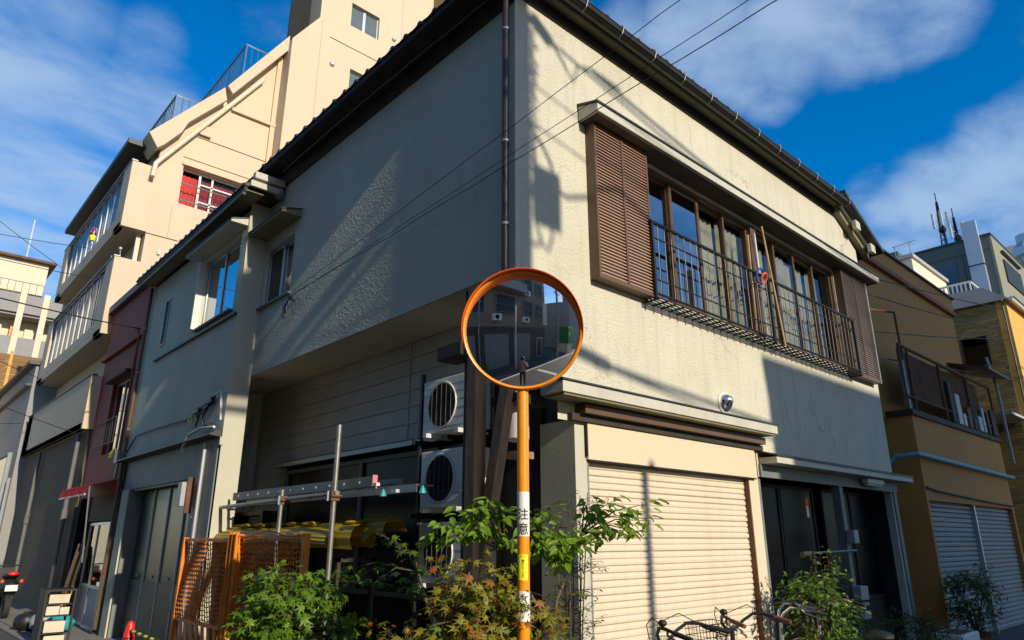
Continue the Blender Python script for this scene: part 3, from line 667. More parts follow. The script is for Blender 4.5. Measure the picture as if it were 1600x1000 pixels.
b = B(); b.prism([(XW-.05, 2.97), (XW-.16, 2.985), (XW-.16, 3.005), (XW-.002, 3.07), (XW-.002, 2.97)], 'y', 5.72, 10.5); b.build('string_course', 'flash', annex)
b = B(); b.box(XW-.05, XW-.002, 5.70, 9.6, 4.76, 4.79); b.build('sill_band', 'flash', annex)
b = B(); b.box(XW-.03, XW+.02, 5.66, 5.70, 2.85, 2.96); b.build('bracket_block', 'stucco_smooth', annex)
# eaves of the annex
ZE = 6.55
b = B(); b.box(XW-.26, XW-.002, 5.25, 10.6, ZE-.02, ZE+.01); b.build('soffit', 'olive', annex)
b = B(); b.box(XW-.30, XW-.262, 5.22, 10.62, ZE-.06, ZE+.06); b.build('fascia', 'dark_wood', annex)
b = B(); b.tube([(XW-.29, 5.24, ZE-.08), (XW-.29, 10.6, ZE-.12)], .03, 8); b.build('gutter', 'gutter', annex, smooth=True)
for i in range(20): inst(tm_x, 'eave_tile', annex, (XW-.32, 5.22+i*.275, ZE+.055))
b = B(); b.add([(XW-.3, 5.2, ZE+.07), (XW-.3, 10.7, ZE+.07), (3, 10.7, ZE+1.5), (3, 5.2, ZE+1.5), (XW-.3, 5.2, ZE+.03), (XW-.3, 10.7, ZE+.03), (3, 10.7, ZE+.03), (3, 5.2, ZE+.03)], [(0, 3, 2, 1), (4, 5, 6, 7), (0, 4, 7, 3), (1, 2, 6, 5)]); b.build('roof', 'tile', annex)
b = B(); b.box(XW-.24, -.04, 5.15, 5.24, ZE+.03, ZE+.13); b.box(XW-.20, -.03, 5.12, 5.22, ZE+.16, ZE+.27); b.build('verge_end', 'fascia', annex, bevel=.01)
b = B(); b.sphere((-.05, 5.22, ZE+.05), .10, 10, 6, (1.0, 1, .7)); b.build('gutter_outlet', 'grey_paint', annex, smooth=True)
# blue window with a white jamb
b = B(); frame(b, 'x', XW+.05, .08, 5.93, 7.42, 4.90, 6.10, .035); aw_ = b.build('wing_window', 'alu_dull', annex)
for y0, y1, xx in ((5.965, 6.72, XW+.075), (6.66, 7.385, XW+.055)):
    b = B(); frame(b, 'x', xx, .02, y0, y1, 4.94, 6.06, .022); o = b.build('sash', 'alu', aw_)
    b = B(); b.box(xx+.008, xx+.012, y0+.022, y1-.022, 4.962, 6.038); b.build('pane', 'glass_blue', o)
b = B(); b.box(XW-.11, XW+.05, 7.422, 7.46, 4.9, 6.10); b.build('jamb_board', 'white_metal', aw_)
b = B(); b.box(XW-.07, XW+.05, 5.9, 7.46, 4.865, 4.895); b.build('sill', 'grey_paint', aw_)
b = B(); b.prism([(XW-.26, 6.20), (XW-.26, 6.235), (XW-.002, 6.31), (XW-.002, 6.20)], 'y', 5.72, 7.75); o = b.build('window_canopy', 'fascia', annex, bevel=.004)
b = B(); b.prism([(XW-.272, 6.236), (XW-.272, 6.255), (XW-.002, 6.33), (XW-.002, 6.312)], 'y', 5.71, 7.76); b.build('flashing', 'flash', o)
# louvre vent
b = B(); frame(b, 'x', XW-.02, .1, 9.18, 9.44, 5.02, 5.92, .03); lv = b.build('louvre_vent', 'alu_dull', annex)
q = B(); q.obox((0, 0, 0), .07, .20, .006, Quaternion((0, 1, 0), R(-35))); lm = q.mesh('louvre', 'alu_dull')
for i in range(10): inst(lm, 'louvre', lv, (XW+.03, 9.31, 5.09+i*.084))
# folding garage doors
for i in range(4):
    y0 = 6.66+i*.79; b = B(); b.box(XW+.22, XW+.25, y0, y0+.78, .02, 2.42); o = b.build('garage_door', 'door_green', annex)
    b = B(); b.box(XW+.195, XW+.219, y0-.008, y0+.02, .02, 2.42); b.build('door_strip', 'white_metal', o)
    b = B(); b.box(XW+.205, XW+.219, y0+.33, y0+.45, 1.0, 1.04); b.build('door_plate', 'pvc', o)
    b = B(); b.box(XW+.205, XW+.219, y0+.03, y0+.77, .05, .95); b.build('kick_panel', 'kick_brown', o)
b = B(); b.box(XW+.05, XW+.2, 6.62, 9.86, 2.42, 2.46); b.build('door_head', 'flash', annex)
b = B(); b.box(XW-.015, XW+.012, 9.9, 10.3, 0, 2.46); b.build('pilaster', 'stucco_smooth', annex)
b = B(); b.box(XW-.012, XW+.01, 5.76, 6.55, 0, 2.9); b.build('pilaster', 'grey_paint', annex)
# pipes and cables on the annex
b = B(); b.tube([(XW-.06, 6.12, 2.9), (XW-.06, 6.12, .1)], .03, 8); b.build('vent_pipe', 'alu', annex, smooth=True)
b = B(); b.tube([(XW-.05, 10.46, 6.45), (XW-.05, 10.46, .1)], .035, 8); b.build('downpipe', 'bronze', annex, smooth=True)
for z in (5.6, 4.7, 3.6): b = B(); b.lathe([(.035, -.012), (.043, -.012), (.043, .012), (.035, .012)], (XW-.05, 10.46, z), n=8); b.build('pipe_clamp', 'alu_dull', annex)
b = B(); b.tube([(XW-.05, 10.3, 3.15), (XW-.03, 9.9, 3.42), (XW-.03, 9, 3.42), (XW-.03, 8, 3.40), (XW-.03, 7.2, 3.38), (XW-.04, 6.5, 3.42), (XW-.03, 6.1, 3.5)], .014, 6); b.build('wall_cable', 'black', annex)
b = B()
for pts in ([(0, 6.05, 3.58), (-.03, 6.3, 3.50), (-.02, 6.6, 3.46), (-.02, 6.9, 3.40)], [(0, 6.1, 3.55), (-.05, 6.3, 3.40), (-.06, 6.55, 3.34), (-.03, 6.8, 3.40)], [(0, 6.2, 3.52), (-.04, 6.35, 3.30), (-.03, 6.25, 3.18), (0, 6.05, 3.15)], [(0, 6.6, 3.45), (-.05, 6.5, 3.3), (-.04, 6.6, 3.2), (-.03, 6.75, 3.22)]):
    b.tube([(XW-.04+p[0], p[1], p[2]) for p in pts], .013, 6)
b.box(XW-.08, XW-.02, 6.1, 6.26, 3.5, 3.58); b.box(XW-.08, XW-.02, 6.6, 6.74, 3.42, 3.49)
b.build('cable_bundle', 'black', annex)
b = B(); b.tube([(XW-.05, 5.9, 3.12), (XW-.10, 6.3, 3.14), (XW-.13, 6.7, 3.08), (XW-.13, 6.9, 2.92), (XW-.12, 6.88, 2.84)], .02, 6); b.tube([(XW-.03, 5.74, 3.2), (XW-.05, 5.8, 3.62), (XW-.05, 6.0, 3.60)], .018, 6)
b.tube([(XW-.05, 6.5, 3.35), (XW-.06, 6.35, 3.2), (XW-.04, 6.2, 3.15)], .01, 5); b.build('white_conduit', 'white_metal', annex)
b = B(); b.tube([(XW-.06, 6.95, 3.42), (XW-.07, 6.85, 3.36), (XW-.07, 6.8, 3.28)], .012, 5); b.tube([(XW-.06, 7.02, 3.38), (XW-.07, 6.95, 3.28)], .012, 5); b.build('yellow_sleeve', 'sticker_yellow', annex)
# weathered signboard case beside the garage
b = B(); b.box(XW-.14, XW-.04, 6.40, 6.43, 1.95, 2.45); o = b.build('wall_lamp', 'rust', annex, bevel=.01); b = B(); b.box(XW-.20, XW-.05, 6.44, 6.6, 2.05, 2.38); b.build('lamp_box', 'alu_dull', o)
# ---------------------------------------------------------------- red shop house next to the annex
red = thing('red_shop_house', 'narrow dark red clad shop house with a small red awning beside the stucco wing', 'house', (-.25, 10.6, 0))
XR = -.25
b = B(); wall_grid(b, 'x', XR, .25, 10.58, 13.95, 2.45, 6.75, [(11.35, 12.75, 3.3, 4.85)]); b.build('wall', 'red_wall', red)
b = B(); b.box(XR-.12, XR+2, 10.55, 13.97, 6.75, 6.92); b.build('roof', 'flash', red); b = B(); b.box(XR+.01, XR+.03, 10.55, 13.9, 5.3, 5.36); b.box(XR-.16, XR-.002, 11.2, 12.9, 4.86, 4.92); b.build('window_hood', 'dark_wood', red)
b = B(); b.box(XR-.09, XR-.002, 10.58, 13.95, 5.55, 5.6); b.build('band', 'red_wall', red)
b = B(); frame(b, 'x', XR+.08, .06, 11.35, 12.75, 3.3, 4.85, .05); b.box(XR+.08, XR+.14, 12.0, 12.06, 3.35, 4.8); o = b.build('window_frame', 'alu_dull', red)
b = B(); b.box(XR+.10, XR+.106, 11.4, 12.7, 3.35, 4.8); b.build('pane', 'glass_blue', o); b = B(); b.box(XR+.5, XR+.55, 11, 13, 3, 5); b.build('curtain', 'curtain', o)
b = B(); b.tube([(XR-.15, 11.3, 3.95), (XR-.15, 12.85, 3.95)], .012, 6); b.tube([(XR-.15, 11.3, 3.45), (XR-.15, 12.85, 3.45)], .012, 6)
for i in range(9): b.tube([(XR-.15, 11.32+i*.19, 3.45), (XR-.15, 11.32+i*.19, 3.95)], .008, 5)
b.build('window_rail', 'black_iron', red)
b = B(); b.tube([(XR-.08, 10.95, 5.6), (XR-.08, 10.95, 3.2)], .028, 8); b.tube([(XR-.08, 10.95, 5.6), (XR-.10, 11.05, 5.72), (XR-.1, 11.3, 5.74)], .022, 8); b.build('cable_pipe', 'terracotta', red, smooth=True)
b = B(); b.box(XR-.15, XR-.02, 10.75, 10.95, 3.0, 3.22); b.tube([(XR-.1, 10.8, 3.0), (XR-.12, 10.75, 2.7)], .03, 6); o = b.build('junction_box', 'alu_dull', red)
b = B()
for k in range(4): b.tube([(XR-.12, 10.85+k*.03, 3.2), (XR-.15, 11.0+k*.04, 3.28), (XR-.16, 11.12+k*.05, 3.2), (XR-.16, 11.15+k*.05, 3.12)], .013, 5)
b.build('yellow_sleeve', 'sticker_yellow', o)
b = B(); b.box(XR+.3, XR+.35, 10.6, 13.95, 0, 2.45); b.box(XR, XR+.3, 13.8, 13.95, 0, 2.45); b.build('shop_back', 'dark', red)
b = B(); b.box(XR-.02, XR+.1, 10.6, 10.75, 0, 2.45); b.box(XR-.02, XR+.1, 12.85, 12.95, 0, 2.45); b.box(XR, XR+.08, 10.75, 12.85, 1.95, 2.45); b.build('shopfront_post', 'dark_wood', red)
sd_ = B(); frame(sd_, 'x', XR-.02, .05, 10.95, 11.85, .02, 1.92, .05); sd_.box(XR-.02, XR+.03, 11.0, 11.8, .72, .77); o = sd_.build('sliding_door', 'alu', red); b = B(); b.box(XR, XR+.005, 11.0, 11.8, .77, 1.87); b.build('pane', 'glass_dark', o); b = B(); b.box(XR, XR+.005, 11.0, 11.8, .07, .72); b.build('door_panel', 'pvc', o)
sd_ = B(); frame(sd_, 'x', XR+.04, .05, 11.8, 12.8, .02, 1.92, .05); sd_.box(XR+.04, XR+.09, 11.85, 12.75, .72, .77); o = sd_.build('sliding_door', 'alu', red); b = B(); b.box(XR+.06, XR+.065, 11.85, 12.75, .77, 1.87); b.build('pane', 'glass_dark', o); b = B(); b.box(XR+.06, XR+.065, 11.85, 12.75, .07, .72); b.build('door_panel', 'pvc', o)
# awning with a scalloped valance
aw = B(); n = 36; vs = []
for i in range(n+1):
    y = 10.75+2.3*i/n; vs += [(XR-.02, y, 2.72), (XR-.55, y, 2.56+.01*math.sin(i*1.9)), (XR-.56+.02*math.sin(i*2.3), y, 2.40+.02*abs(math.sin(i*math.pi/3)))]
aw.add(vs, [q for i in range(n) for q in ((3*i, 3*i+1, 3*i+4, 3*i+3), (3*i+1, 3*i+2, 3*i+5, 3*i+4))])
awo = aw.build('awning', 'awning_red', red); b = B()
for i in range(0, n): b.tube([(XR-.56, 10.75+2.3*i/n, 2.41), (XR-.56, 10.78+2.3*i/n, 2.375), (XR-.56, 10.75+2.3*(i+1)/n, 2.41)], .007, 4)
b.build('fringe', 'sticker_white', awo, kind='stuff')
b = B(); b.tube([(XR-.5, 10.82, 2.55), (XR-.4, 10.82, 1.2)], .012, 5); b.build('awning_arm', 'alu', awo)
for i, (y, zt, m, t) in enumerate(((13.05, 1.35, 'fence_orange', .22), (12.7, 1.45, 'bamboo', .12), (13.4, 1.5, 'fence_orange', .15), (13.2, 1.1, 'rust', .1))):
    b = B(); q = Quaternion((0, 1, 0), R(8)); b.obox((XR-.12+i*.03, y, zt/2+.02), .03, t, zt, q)
    tl = thing('leaning_plank', ('orange board leaning at the shop front, leftmost of the leaning boards', 'pale bamboo coloured board leaning by the shop door', 'narrow orange board leaning behind the others at the shop front', 'short rusty brown board leaning among the boards at the shop')[(0, 1, 2, 3)[i]], 'plank', (XR-.12, y, 0)); b.build('board', m, tl)

# ---------------------------------------------------------------- cream apartment block with stepped terraces
cream = thing('apartment_block', 'tall cream apartment block with balconies and a slanting stepped side catching the sun', 'apartment building', (0, 14, 0))
YC = 14.0; XB = -.47
b = B()
def face(pts, y): 
    k = len(b.v); b.v += [(p[0], y, p[1]) for p in pts]; b.f.append(tuple(range(k, k+len(pts))))
wall_grid(b, 'y', YC, .3, .12, 3.05, 0, 11.6, [(.74, 2.35, 10.12, 11.25), ])
face([(.12, 11.6), (3.05, 11.6), (3.05, 16.3), (1.48, 13.75), (.12, 11.95)], YC)
b.add([(.12, 14, 0), (.12, 22, 0), (.12, 22, 11.9), (.12, 14, 11.9)], [(0, 3, 2, 1)])
b.add([(.12, 14, 11.95), (1.48, 14, 13.75), (3.05, 14, 16.3), (3.05, 22, 16.3), (1.48, 22, 13.75), (.12, 22, 11.95)], [(0, 1, 4, 5), (1, 2, 3, 4)])
b.build('wall', 'cream', cream)
# sloping edge beams
b = B(); b.prism([(-.27, 11.72), (1.42, 13.93), (1.52, 13.55), (.62, 12.4), (.50, 12.05), (.12, 11.5), (-.02, 11.35)], 'y', 13.72, 14.6); b.build('sloping_parapet', 'cream', cream, bevel=.01)
b = B(); b.prism([(1.46, 13.95), (3.06, 16.6), (3.06, 16.05), (1.62, 13.75)], 'y', 13.62, 14.5); b.build('sloping_parapet', 'cream', cream, bevel=.01)
b = B(); b.box(1.75, 3.05, 13.90, 13.998, 13.42, 13.52); b.build('ledge', 'cream', cream)
b = B(); b.box(.95, 3.05, 13.985, 13.999, 12.22, 12.235); b.box(.12, .9, 13.985, 13.999, 9.05, 9.065); b.build('joint_line', 'dark_wood', cream)
b = B(); b.tube([(.0, 13.8, 10.55), (.03, 13.82, 10.95), (.12, 13.86, 11.1), (2.5, 13.88, 14.8)], .06, 10); b.build('rain_pipe', 'ivory', cream, smooth=True)
b = B(); b.box(1.0, 1.3, 13.9, 14, 12.3, 12.6); b.box(2.9, 3.04, 13.92, 14, 12.0, 16.0); b.build('pilaster', 'cream', cream)
# balconies
def balcony(z0, z1, solid=False, y1=22.0):
    s = B(); s.box(XB, .119, YC-.02, YC+.10, z0, z1); s.box(XB, XB+.10, YC+.10, YC+(.75 if not solid else 8), z0, z1)
    s.box(XB, .119, YC+.1, y1, z0, z0+.16); s.box(XB, XB+.1, y1-.8, y1, z0, z1); s.box(XB+.1, .119, y1-.1, y1, z0, z1)
    if not solid: s.box(XB, XB+.1, YC+.75, y1-.8, z0+.16, z0+.42)
    o = s.build('balcony', 'cream', cream, bevel=.01)
    s = B(); s.box(XB-.02, XB+.12, YC-.04, y1+.02, z1+.001, z1+.03); s.build('coping', 'flash' if solid else 'alu_dull', o)
    if not solid:
        s = B()
        for i in range(10):
            y = YC+.78+i*(y1-YC-1.6)/9; s.box(XB+.03, XB+.06, y-.012, y+.012, z0+.42, z1)
        s.box(XB+.03, XB+.07, YC+.75, y1-.8, z1-.06, z1-.02); s.build('railing', 'alu_dull', o)
        s = B(); s.box(XB+.075, XB+.085, YC+.75, y1-.8, z0+.42, z1-.06); s.build('rail_panel', 'rail_panel', o)
    return o
balcony(9.08, 10.92); balcony(6.27, 8.25); balcony(4.0, 5.25, True)
b = B(); b.box(XB-.12, .3, 14.3, 22, 11.55, 11.7); b.build('balcony_roof', 'flash', cream)
for z0, z1 in ((8.25, 9.08), (10.92, 11.6), (5.25, 6.27)):
    b = B(); b.box(.13, .16, 14.35, 21.5, z0-.9, z1); b.build('balcony_door', 'glass_dark', cream)
b = B(); b.box(-.02, .08, 14.25, 14.35, 8.0, 9.08); b.box(-.25, -.13, 21.6, 21.75, 8.2, 9.1); b.build('balcony_column', 'ivory', cream)
b = B(); b.tube([(-.2, 14.6, 8.25), (-.25, 14.65, 8.7)], .012, 6); b.sphere((-.25, 14.65, 8.72), .05); b.tube([(-.35, 15.0, 8.25), (-.35, 15.0, 8.6)], .015, 6); b.build('balcony_fittings', 'alu', cream)
b = B(); b.box(.45, .52, 13.95, 14, 8.55, 8.66); b.build('wall_box', 'alu_dull', cream)
# terrace railings
def terrace_rail(x0, x1, z, h, y1=21):
    s = B(); s.tube([(x1, 14.05, z+h), (x0, 14.05, z+h), (x0, y1, z+h)], .03, 6); s.tube([(x0, 14.05, z), (x0, 14.05, z+h)], .02, 5)
    for i in range(40): s.tube([(x0, 14.05+i*(y1-14.05)/40, z-.3), (x0, 14.05+i*(y1-14.05)/40, z+h)], .010 if i % 6 else .02, 4, caps=False)
    for i in range(6): s.tube([(x0+(x1-x0)*i/5, 14.05, z-.3), (x0+(x1-x0)*i/5, 14.05, z+h)], .010, 4, caps=False)
    return s.build('terrace_railing', 'rail_blue', cream)
terrace_rail(.3, 1.15, 12.25, 1.05); terrace_rail(1.95, 2.85, 14.85, 1.05)
# red-curtained window
b = B(); frame(b, 'y', YC+.16, .06, .74, 2.35, 10.12, 11.25, .05); b.box(1.22, 1.28, YC+.16, YC+.22, 10.17, 11.2); b.box(1.56, 1.61, YC+.16, YC+.22, 10.17, 11.2); b.box(1.28, 2.3, YC+.16, YC+.22, 10.9, 10.94); b.box(1.28, 2.3, YC+.16, YC+.22, 10.38, 10.42)
rw = b.build('window', 'white_metal', cream); b = B(); b.box(1.28, 2.3, YC+.19, YC+.195, 10.17, 11.2); b.build('pane', 'glass', rw)
s = B(); vs = []
for i in range(60):
    x = .78+1.5*i/59; d = .03*math.sin(i*1.25); vs += [(x, 14.28+d, 10.14), (x, 14.28+d*.7, 10.6), (x, 14.28+d*.6, 11.1)]
s.add(vs, [q for i in range(59) for q in ((3*i, 3*i+3, 3*i+4, 3*i+1), (3*i+1, 3*i+4, 3*i+5, 3*i+2))]); s.build('curtain', 'curtain_red', rw, smooth=True)
b = B(); b.box(.4, 2.6, 14.7, 14.75, 9.8, 11.5); b.build('room_shell', 'dark', rw)
b = B()
for z in (10.22, 10.72): b.tube([(.74, 13.98, z), (2.35, 13.98, z)], .018, 6)
for i in range(16): b.tube([(.8+i*.1, 13.98, 10.22), (.8+i*.1, 13.98, 10.45)], .006, 4)
b.build('window_guard', 'alu_dull', rw)
b = B(); b.box(.70, 2.45, 13.94, 14.0, 11.26, 11.33); b.box(.7, 2.6, 13.97, 14.02, 11.5, 11.55); b.build('window_hood', 'cream', rw)
# tower
YT = 13.38
b = B(); wall_grid(b, 'y', YT, .3, 3.86, 8.2, 0, 24, [(4.93, 6.0, 17.93, 18.86), (5.05, 6.05, 15.40, 16.28)])
face([(3.05, 0), (3.86, 0), (3.86, 17.62), (3.05, 16.35)], YT)
b.add([(3.05, YT, 0), (3.05, 14.4, 0), (3.05, 14.4, 16.35), (3.05, YT, 16.35)], [(0, 3, 2, 1)]); b.add([(3.05, YT, 16.35), (3.86, YT, 17.62), (3.86, 15.2, 17.62), (3.05, 15.2, 16.35)], [(0, 1, 2, 3)])
b.add([(3.86, YT, 17.5), (3.86, 15.0, 17.5), (3.86, 15.0, 24), (3.86, YT, 24)], [(0, 3, 2, 1)])
b.build('stair_tower', 'cream', cream)
b = B(); b.box(3.86, 12, 14.9, 15, 0, 24); b.box(8.2, 8.22, YT, 15, 0, 24); b.build('wall', 'cream', cream)
b = B(); b.box(8.9, 14, 12.6, 14.5, 0, 26); b.build('wall', 'cream', cream); b = B(); b.box(3.2, 8.15, 14.2, 14.25, 14, 20); b.build('room_shell', 'dark', cream)
for x0, x1, z0, z1 in ((4.93, 6.0, 17.93, 18.86), (5.05, 6.05, 15.40, 16.28)):
    b = B(); frame(b, 'y', YT+.10, .05, x0, x1, z0, z1, .04); b.box((x0+x1)/2-.05, (x0+x1)/2+.05, YT+.10, YT+.15, z0, z1); o = b.build('window', 'alu', cream); b = B(); b.box(x0, x1, YT+.13, YT+.135, z0, z1); b.build('pane', 'frosted', o)
b = B(); b.box(3.95, 3.965, YT-.006, YT-.001, 12, 17.6); b.box(6.9, 6.915, YT-.006, YT-.001, 12, 22); b.box(.62, .63, 13.99, 13.999, 9.1, 10.0); b.build('joint_line', 'cream_grey', cream)
for x, z in ((4.4, 16.1), (6.6, 18.3), (4.5, 14.2)): b = B(); b.lathe([(.08, 0), (.08, .05), (.05, .08), (1e-4, .085)], (x, YT-.001, z), (0, -1, 0), 14); b.build('vent_cap', 'alu', cream)
b = B(); b.box(4.25, 6.3, YT-.012, YT-.001, 17.06, 17.08); b.build('joint_line', 'dark_wood', cream)
b = B(); b.tube([(XB-.03, 16.9, 9.7), (XB-.03, 16.9, 10.0)], .03, 5); b.build('flower_stem', 'leaf_b', cream)
fl = thing('flower_pot', 'pot of pink and yellow flowers hung on the cream block balcony', 'flower pot', (XB-.05, 16.9, 9.75)); b = B(); b.lathe([(.06, 0), (.09, .14)], (XB-.08, 16.9, 9.6), n=10); b.build('pot', 'sticker_yellow', fl); b = B()
for k in range(9): b.sphere((XB-.08+random.uniform(-.07, .07), 16.9+random.uniform(-.10, .10), 9.9+random.uniform(-.08, .12)), .035, 6, 4)
b.build('blossom', 'flower_pink', fl)

# ---------------------------------------------------------------- beyond the cream block
gb = thing('grey_workshop', 'low grey rendered building beyond the cream flats on the narrow street', 'building', (-.5, 22.3, 0))
b = B(); wall_grid(b, 'x', -.55, .3, 22.3, 38, 0, 7.0, [(24.0, 27.5, 3.0, 4.3)]); b.box(-.54, 5, 22.31, 22.5, 0, 7.0); b.build('wall', 'grey_light', gb)
b = B(); b.box(-.75, 5, 22.2, 38, 7.0, 7.12); b.box(-.7, -.56, 22.25, 38, 6.3, 6.38); b.build('coping', 'flash', gb); b = B(); b.box(-.5, -.45, 24, 27.5, 3, 4.3); b.build('window', 'glass_dark', gb)
b = B(); b.box(-.85, -.57, 27.6, 27.9, 2.6, 4.7); b.build('sign_board', 'ivory', gb)
b = B(); b.tube([(-.68, 22.6, 0), (-.68, 22.6, 4.2)], .07, 8); b.tube([(-.62, 22.2, .2), (-.62, 22.2, 3.4)], .05, 8); b.build('drain_pipe', 'pvc', gb)
b = B(); b.box(-.3, .12, 14.05, 22, 0, 4.0); b.build('ground_floor_wall', 'brown_wall', cream)
for y in (14.6, 19.3): b = B(); b.tube([(-.38, y, 0), (-.38, y, 3.95)], .045, 8); b.tube([(-.38, y, 2.0), (-.38, y, 2.25)], .06, 8); b.build('drain_pipe', 'pipe_grey', cream, smooth=True)

def far_flats():
    t = thing('gallery_flats', 'distant grey flats with white columns and open galleries at the end of the narrow street', 'apartment building', (0, 36, 0))
    b = B(); b.box(-9, 9, 37.4, 46, 0, 13.6); b.build('wall', 'ivory', t)
    for z in (8.0, 10.1, 12.3):
        b = B(); b.box(-9, 9, 36.1, 36.25, z, z+.95); b.box(-9, 9, 36.25, 37.4, z-.12, z); b.build('gallery', 'grey_light', t)
    for x in (-3, -1.45, .02, 1.0, 2.6, 4.2): b = B(); b.box(x-.13, x+.13, 35.95, 36.09, 0, 13.4); b.build('column', 'ivory', t)
    b = B()
    for i in range(14):
        x = -4+i*.55; b.box(x, x+.4, 37.33, 37.39, 8.95+(i % 3)*2.15-.05, 9.7+(i % 3)*2.15)
    b.build('gallery_door', 'glass_dark', t)
    for i, (x, z, m) in enumerate(((-.9, 11.35, 'ivory'), (-.2, 11.35, 'orange_ring'), (.4, 11.3, 'ivory'), (.7, 9.0, 'ivory'), (1.25, 9.05, 'sticker_yellow'), (-.7, 9.0, 'ivory'))):
        b = B(); b.box(x, x+.35, 36.3, 36.5, z-.25, z+.25); b.build('stored_item', m, t)
    b = B(); b.box(-8, .9, 37, 44, 13.6, 15.3); b.build('penthouse', 'ivory', t); b = B(); b.box(-8.3, 1.2, 36.7, 44, 15.3, 15.42); b.build('penthouse_roof', 'rust', t)
    b = B(); b.tube([(-4, 36.2, 13.9), (.8, 36.2, 13.9)], .02, 5); [b.tube([(-4+i*.3, 36.2, 13.25), (-4+i*.3, 36.2, 13.9)], .012, 4) for i in range(17)]; b.build('roof_rail', 'alu_dull', t)
far_flats()
b = B(); b.tube([(-.05, 38, 15.4), (-.05, 38, 18.0)], .03, 6); t = thing('roof_mast', 'thin white mast standing on the ivory penthouse far left', 'mast', (-.05, 38, 15.4)); b.build('pole', 'white_metal', t)
t = thing('boarded_house', 'ivory house with a brown boarded roof balcony beyond the narrow street', 'house', (0, 30, 0))
b = B(); b.box(-6, .95, 30, 35.5, 0, 7.05); b.build('wall', 'ivory', t); b = B(); b.box(-6.05, 1.0, 29.92, 30.1, 7.05, 7.16); b.build('balcony_edge', 'ochre_light', t)
for i in range(3):
    for k in range(6):
        b = B(); b.box(-3.2+i*1.38, -3.2+i*1.38+1.28, 29.97, 30.0, 7.2+k*.28, 7.2+k*.28+.265); b.build('board', 'plank_brown', t)
    b = B(); b.box(-3.31+i*1.38, -3.21+i*1.38, 29.95, 30.05, 7.17, 9.0); b.build('board_post', 'ochre_light', t)
b = B(); b.box(-.8, -.3, 29.95, 29.99, 5.0, 6.2); b.build('window', 'glass_dark', t)

# ---------------------------------------------------------------- ochre house to the right
och = thing('ochre_house', 'ochre rendered house with a cluttered balcony and two grey blue roller shutters', 'house', (9.05, 0, 0))
YO = -.15
b = B(); wall_grid(b, 'y', YO, .25, 9.05, 14.4, 0, 3.62, [(9.14, 14.27, -.01, 2.22)]); b.add([(9.05, YO, 0), (9.05, 6, 0), (9.05, 6, 3.62), (9.05, YO, 3.62)], [(0, 3, 2, 1)]); b.box(14.39, 14.4, YO+.002, 6, 0, 3.6); b.build('wall', 'ochre', och)
b = B(); wall_grid(b, 'y', .25, .2, 8.9, 14.42, 3.6, 6.62, []); b.add([(8.9, .25, 3.6), (8.9, 6, 3.6), (8.9, 6, 6.7), (8.9, .25, 6.7)], [(0, 3, 2, 1)]); b.box(14.41, 14.42, .252, 6, 3.6, 6.9); b.build('wall', 'ochre', och)
b = B(); b.box(8.9, 14.42, .2, 6, 6.72, 7.05); b.build('parapet', 'ochre', och); b = B(); b.box(8.9, 14.42, .17, .249, 6.625, 6.715); b.build('trim', 'terracotta', och); b = B(); b.box(8.88, 14.46, .15, 6, 7.055, 7.09); b.build('coping', 'flash', och)
for x0, x1, m in ((9.16, 11.64, 'blue_shutter'), (11.70, 14.25, 'blue_shutter')):
    b = B(); b.box(x0, x1, YO+.12, YO+.14, 0, 2.22); o = b.build('roller_shutter', m, och)
    q = B()
    for i in range(27): z = .02+i*.081; q.prism([(YO+.12, z), (YO+.085, z+.015), (YO+.08, z+.05), (YO+.10, z+.074), (YO+.12, z+.076)], 'x', x0, x1)
    q.build('slats', m, o, kind='stuff')
b = B(); b.box(11.645, 11.695, YO+.02, YO+.13, 0, 2.22); b.build('shutter_post', 'alu', och)
b = B(); b.tube([(8.75, 0.4, 2.6), (8.75, .1, 2.92), (8.85, YO-.06, 2.94), (9.0, YO-.07, 2.94), (14.6, YO-.07, 2.88)], .04, 8); b.build('drain_pipe', 'teal', och, smooth=True)
b = B(); b.tube([(9.05, YO-.03, 2.42), (9.6, YO-.03, 2.38), (11, YO-.03, 2.34), (12.5, YO-.03, 2.3), (14.3, YO-.03, 2.27)], .018, 5); b.build('wall_cable', 'black', och)
b = B(); b.box(9.0, 14.45, YO-.04, .3, 3.625, 3.72); b.build('balcony_floor', 'dark_wood', och)
b = B(); b.tube([(8.95, YO, 4.85), (14.45, YO, 4.85)], .03, 6); b.tube([(8.95, YO, 3.95), (14.45, YO, 3.95)], .02, 6)
for x in (8.97, 9.35, 11, 12.7, 14.42): b.tube([(x, YO, 3.7), (x, YO, 4.85)], .025, 6)
b.build('balcony_rail', 'rust', och)
q = B(); n = 84; vs = []
for i in range(n+1): x = 9.4+4.1*i/n; d = .018*(1 if i % 2 else -1); vs += [(x, YO+.05+d, 3.95), (x, YO+.05+d, 4.78)]
q.add(vs, [(2*i, 2*i+2, 2*i+3, 2*i+1) for i in range(n)]); q.build('corrugated_screen', 'rust', och)
b = B(); b.box(8.98, 9.33, YO+.03, YO+.05, 3.75, 4.8); b.build('balcony_glass', 'frosted', och)
b = B(); b.tube([(8.3, .1, 5.42), (9.07, YO, 5.46), (9.1, YO, 4.6)], .022, 6); b.build('pipe_frame', 'rust', och)
for i in range(9):
    x = 11.3+i*.34; b = B(); b.box(x, x+random.uniform(.1, .3), YO-.03, YO+.02, 3.75, 3.75+random.uniform(.2, .9)); b.build('stored_item', ('dark_wood', 'pvc', 'alu_dull', 'rust')[i % 4], och)
b = B(); b.prism([(-.5, 5.05), (-.5, 5.09), (.24, 5.32), (.24, 5.28)], 'x', 13.2, 14.9); b.build('small_roof', 'flash', och)
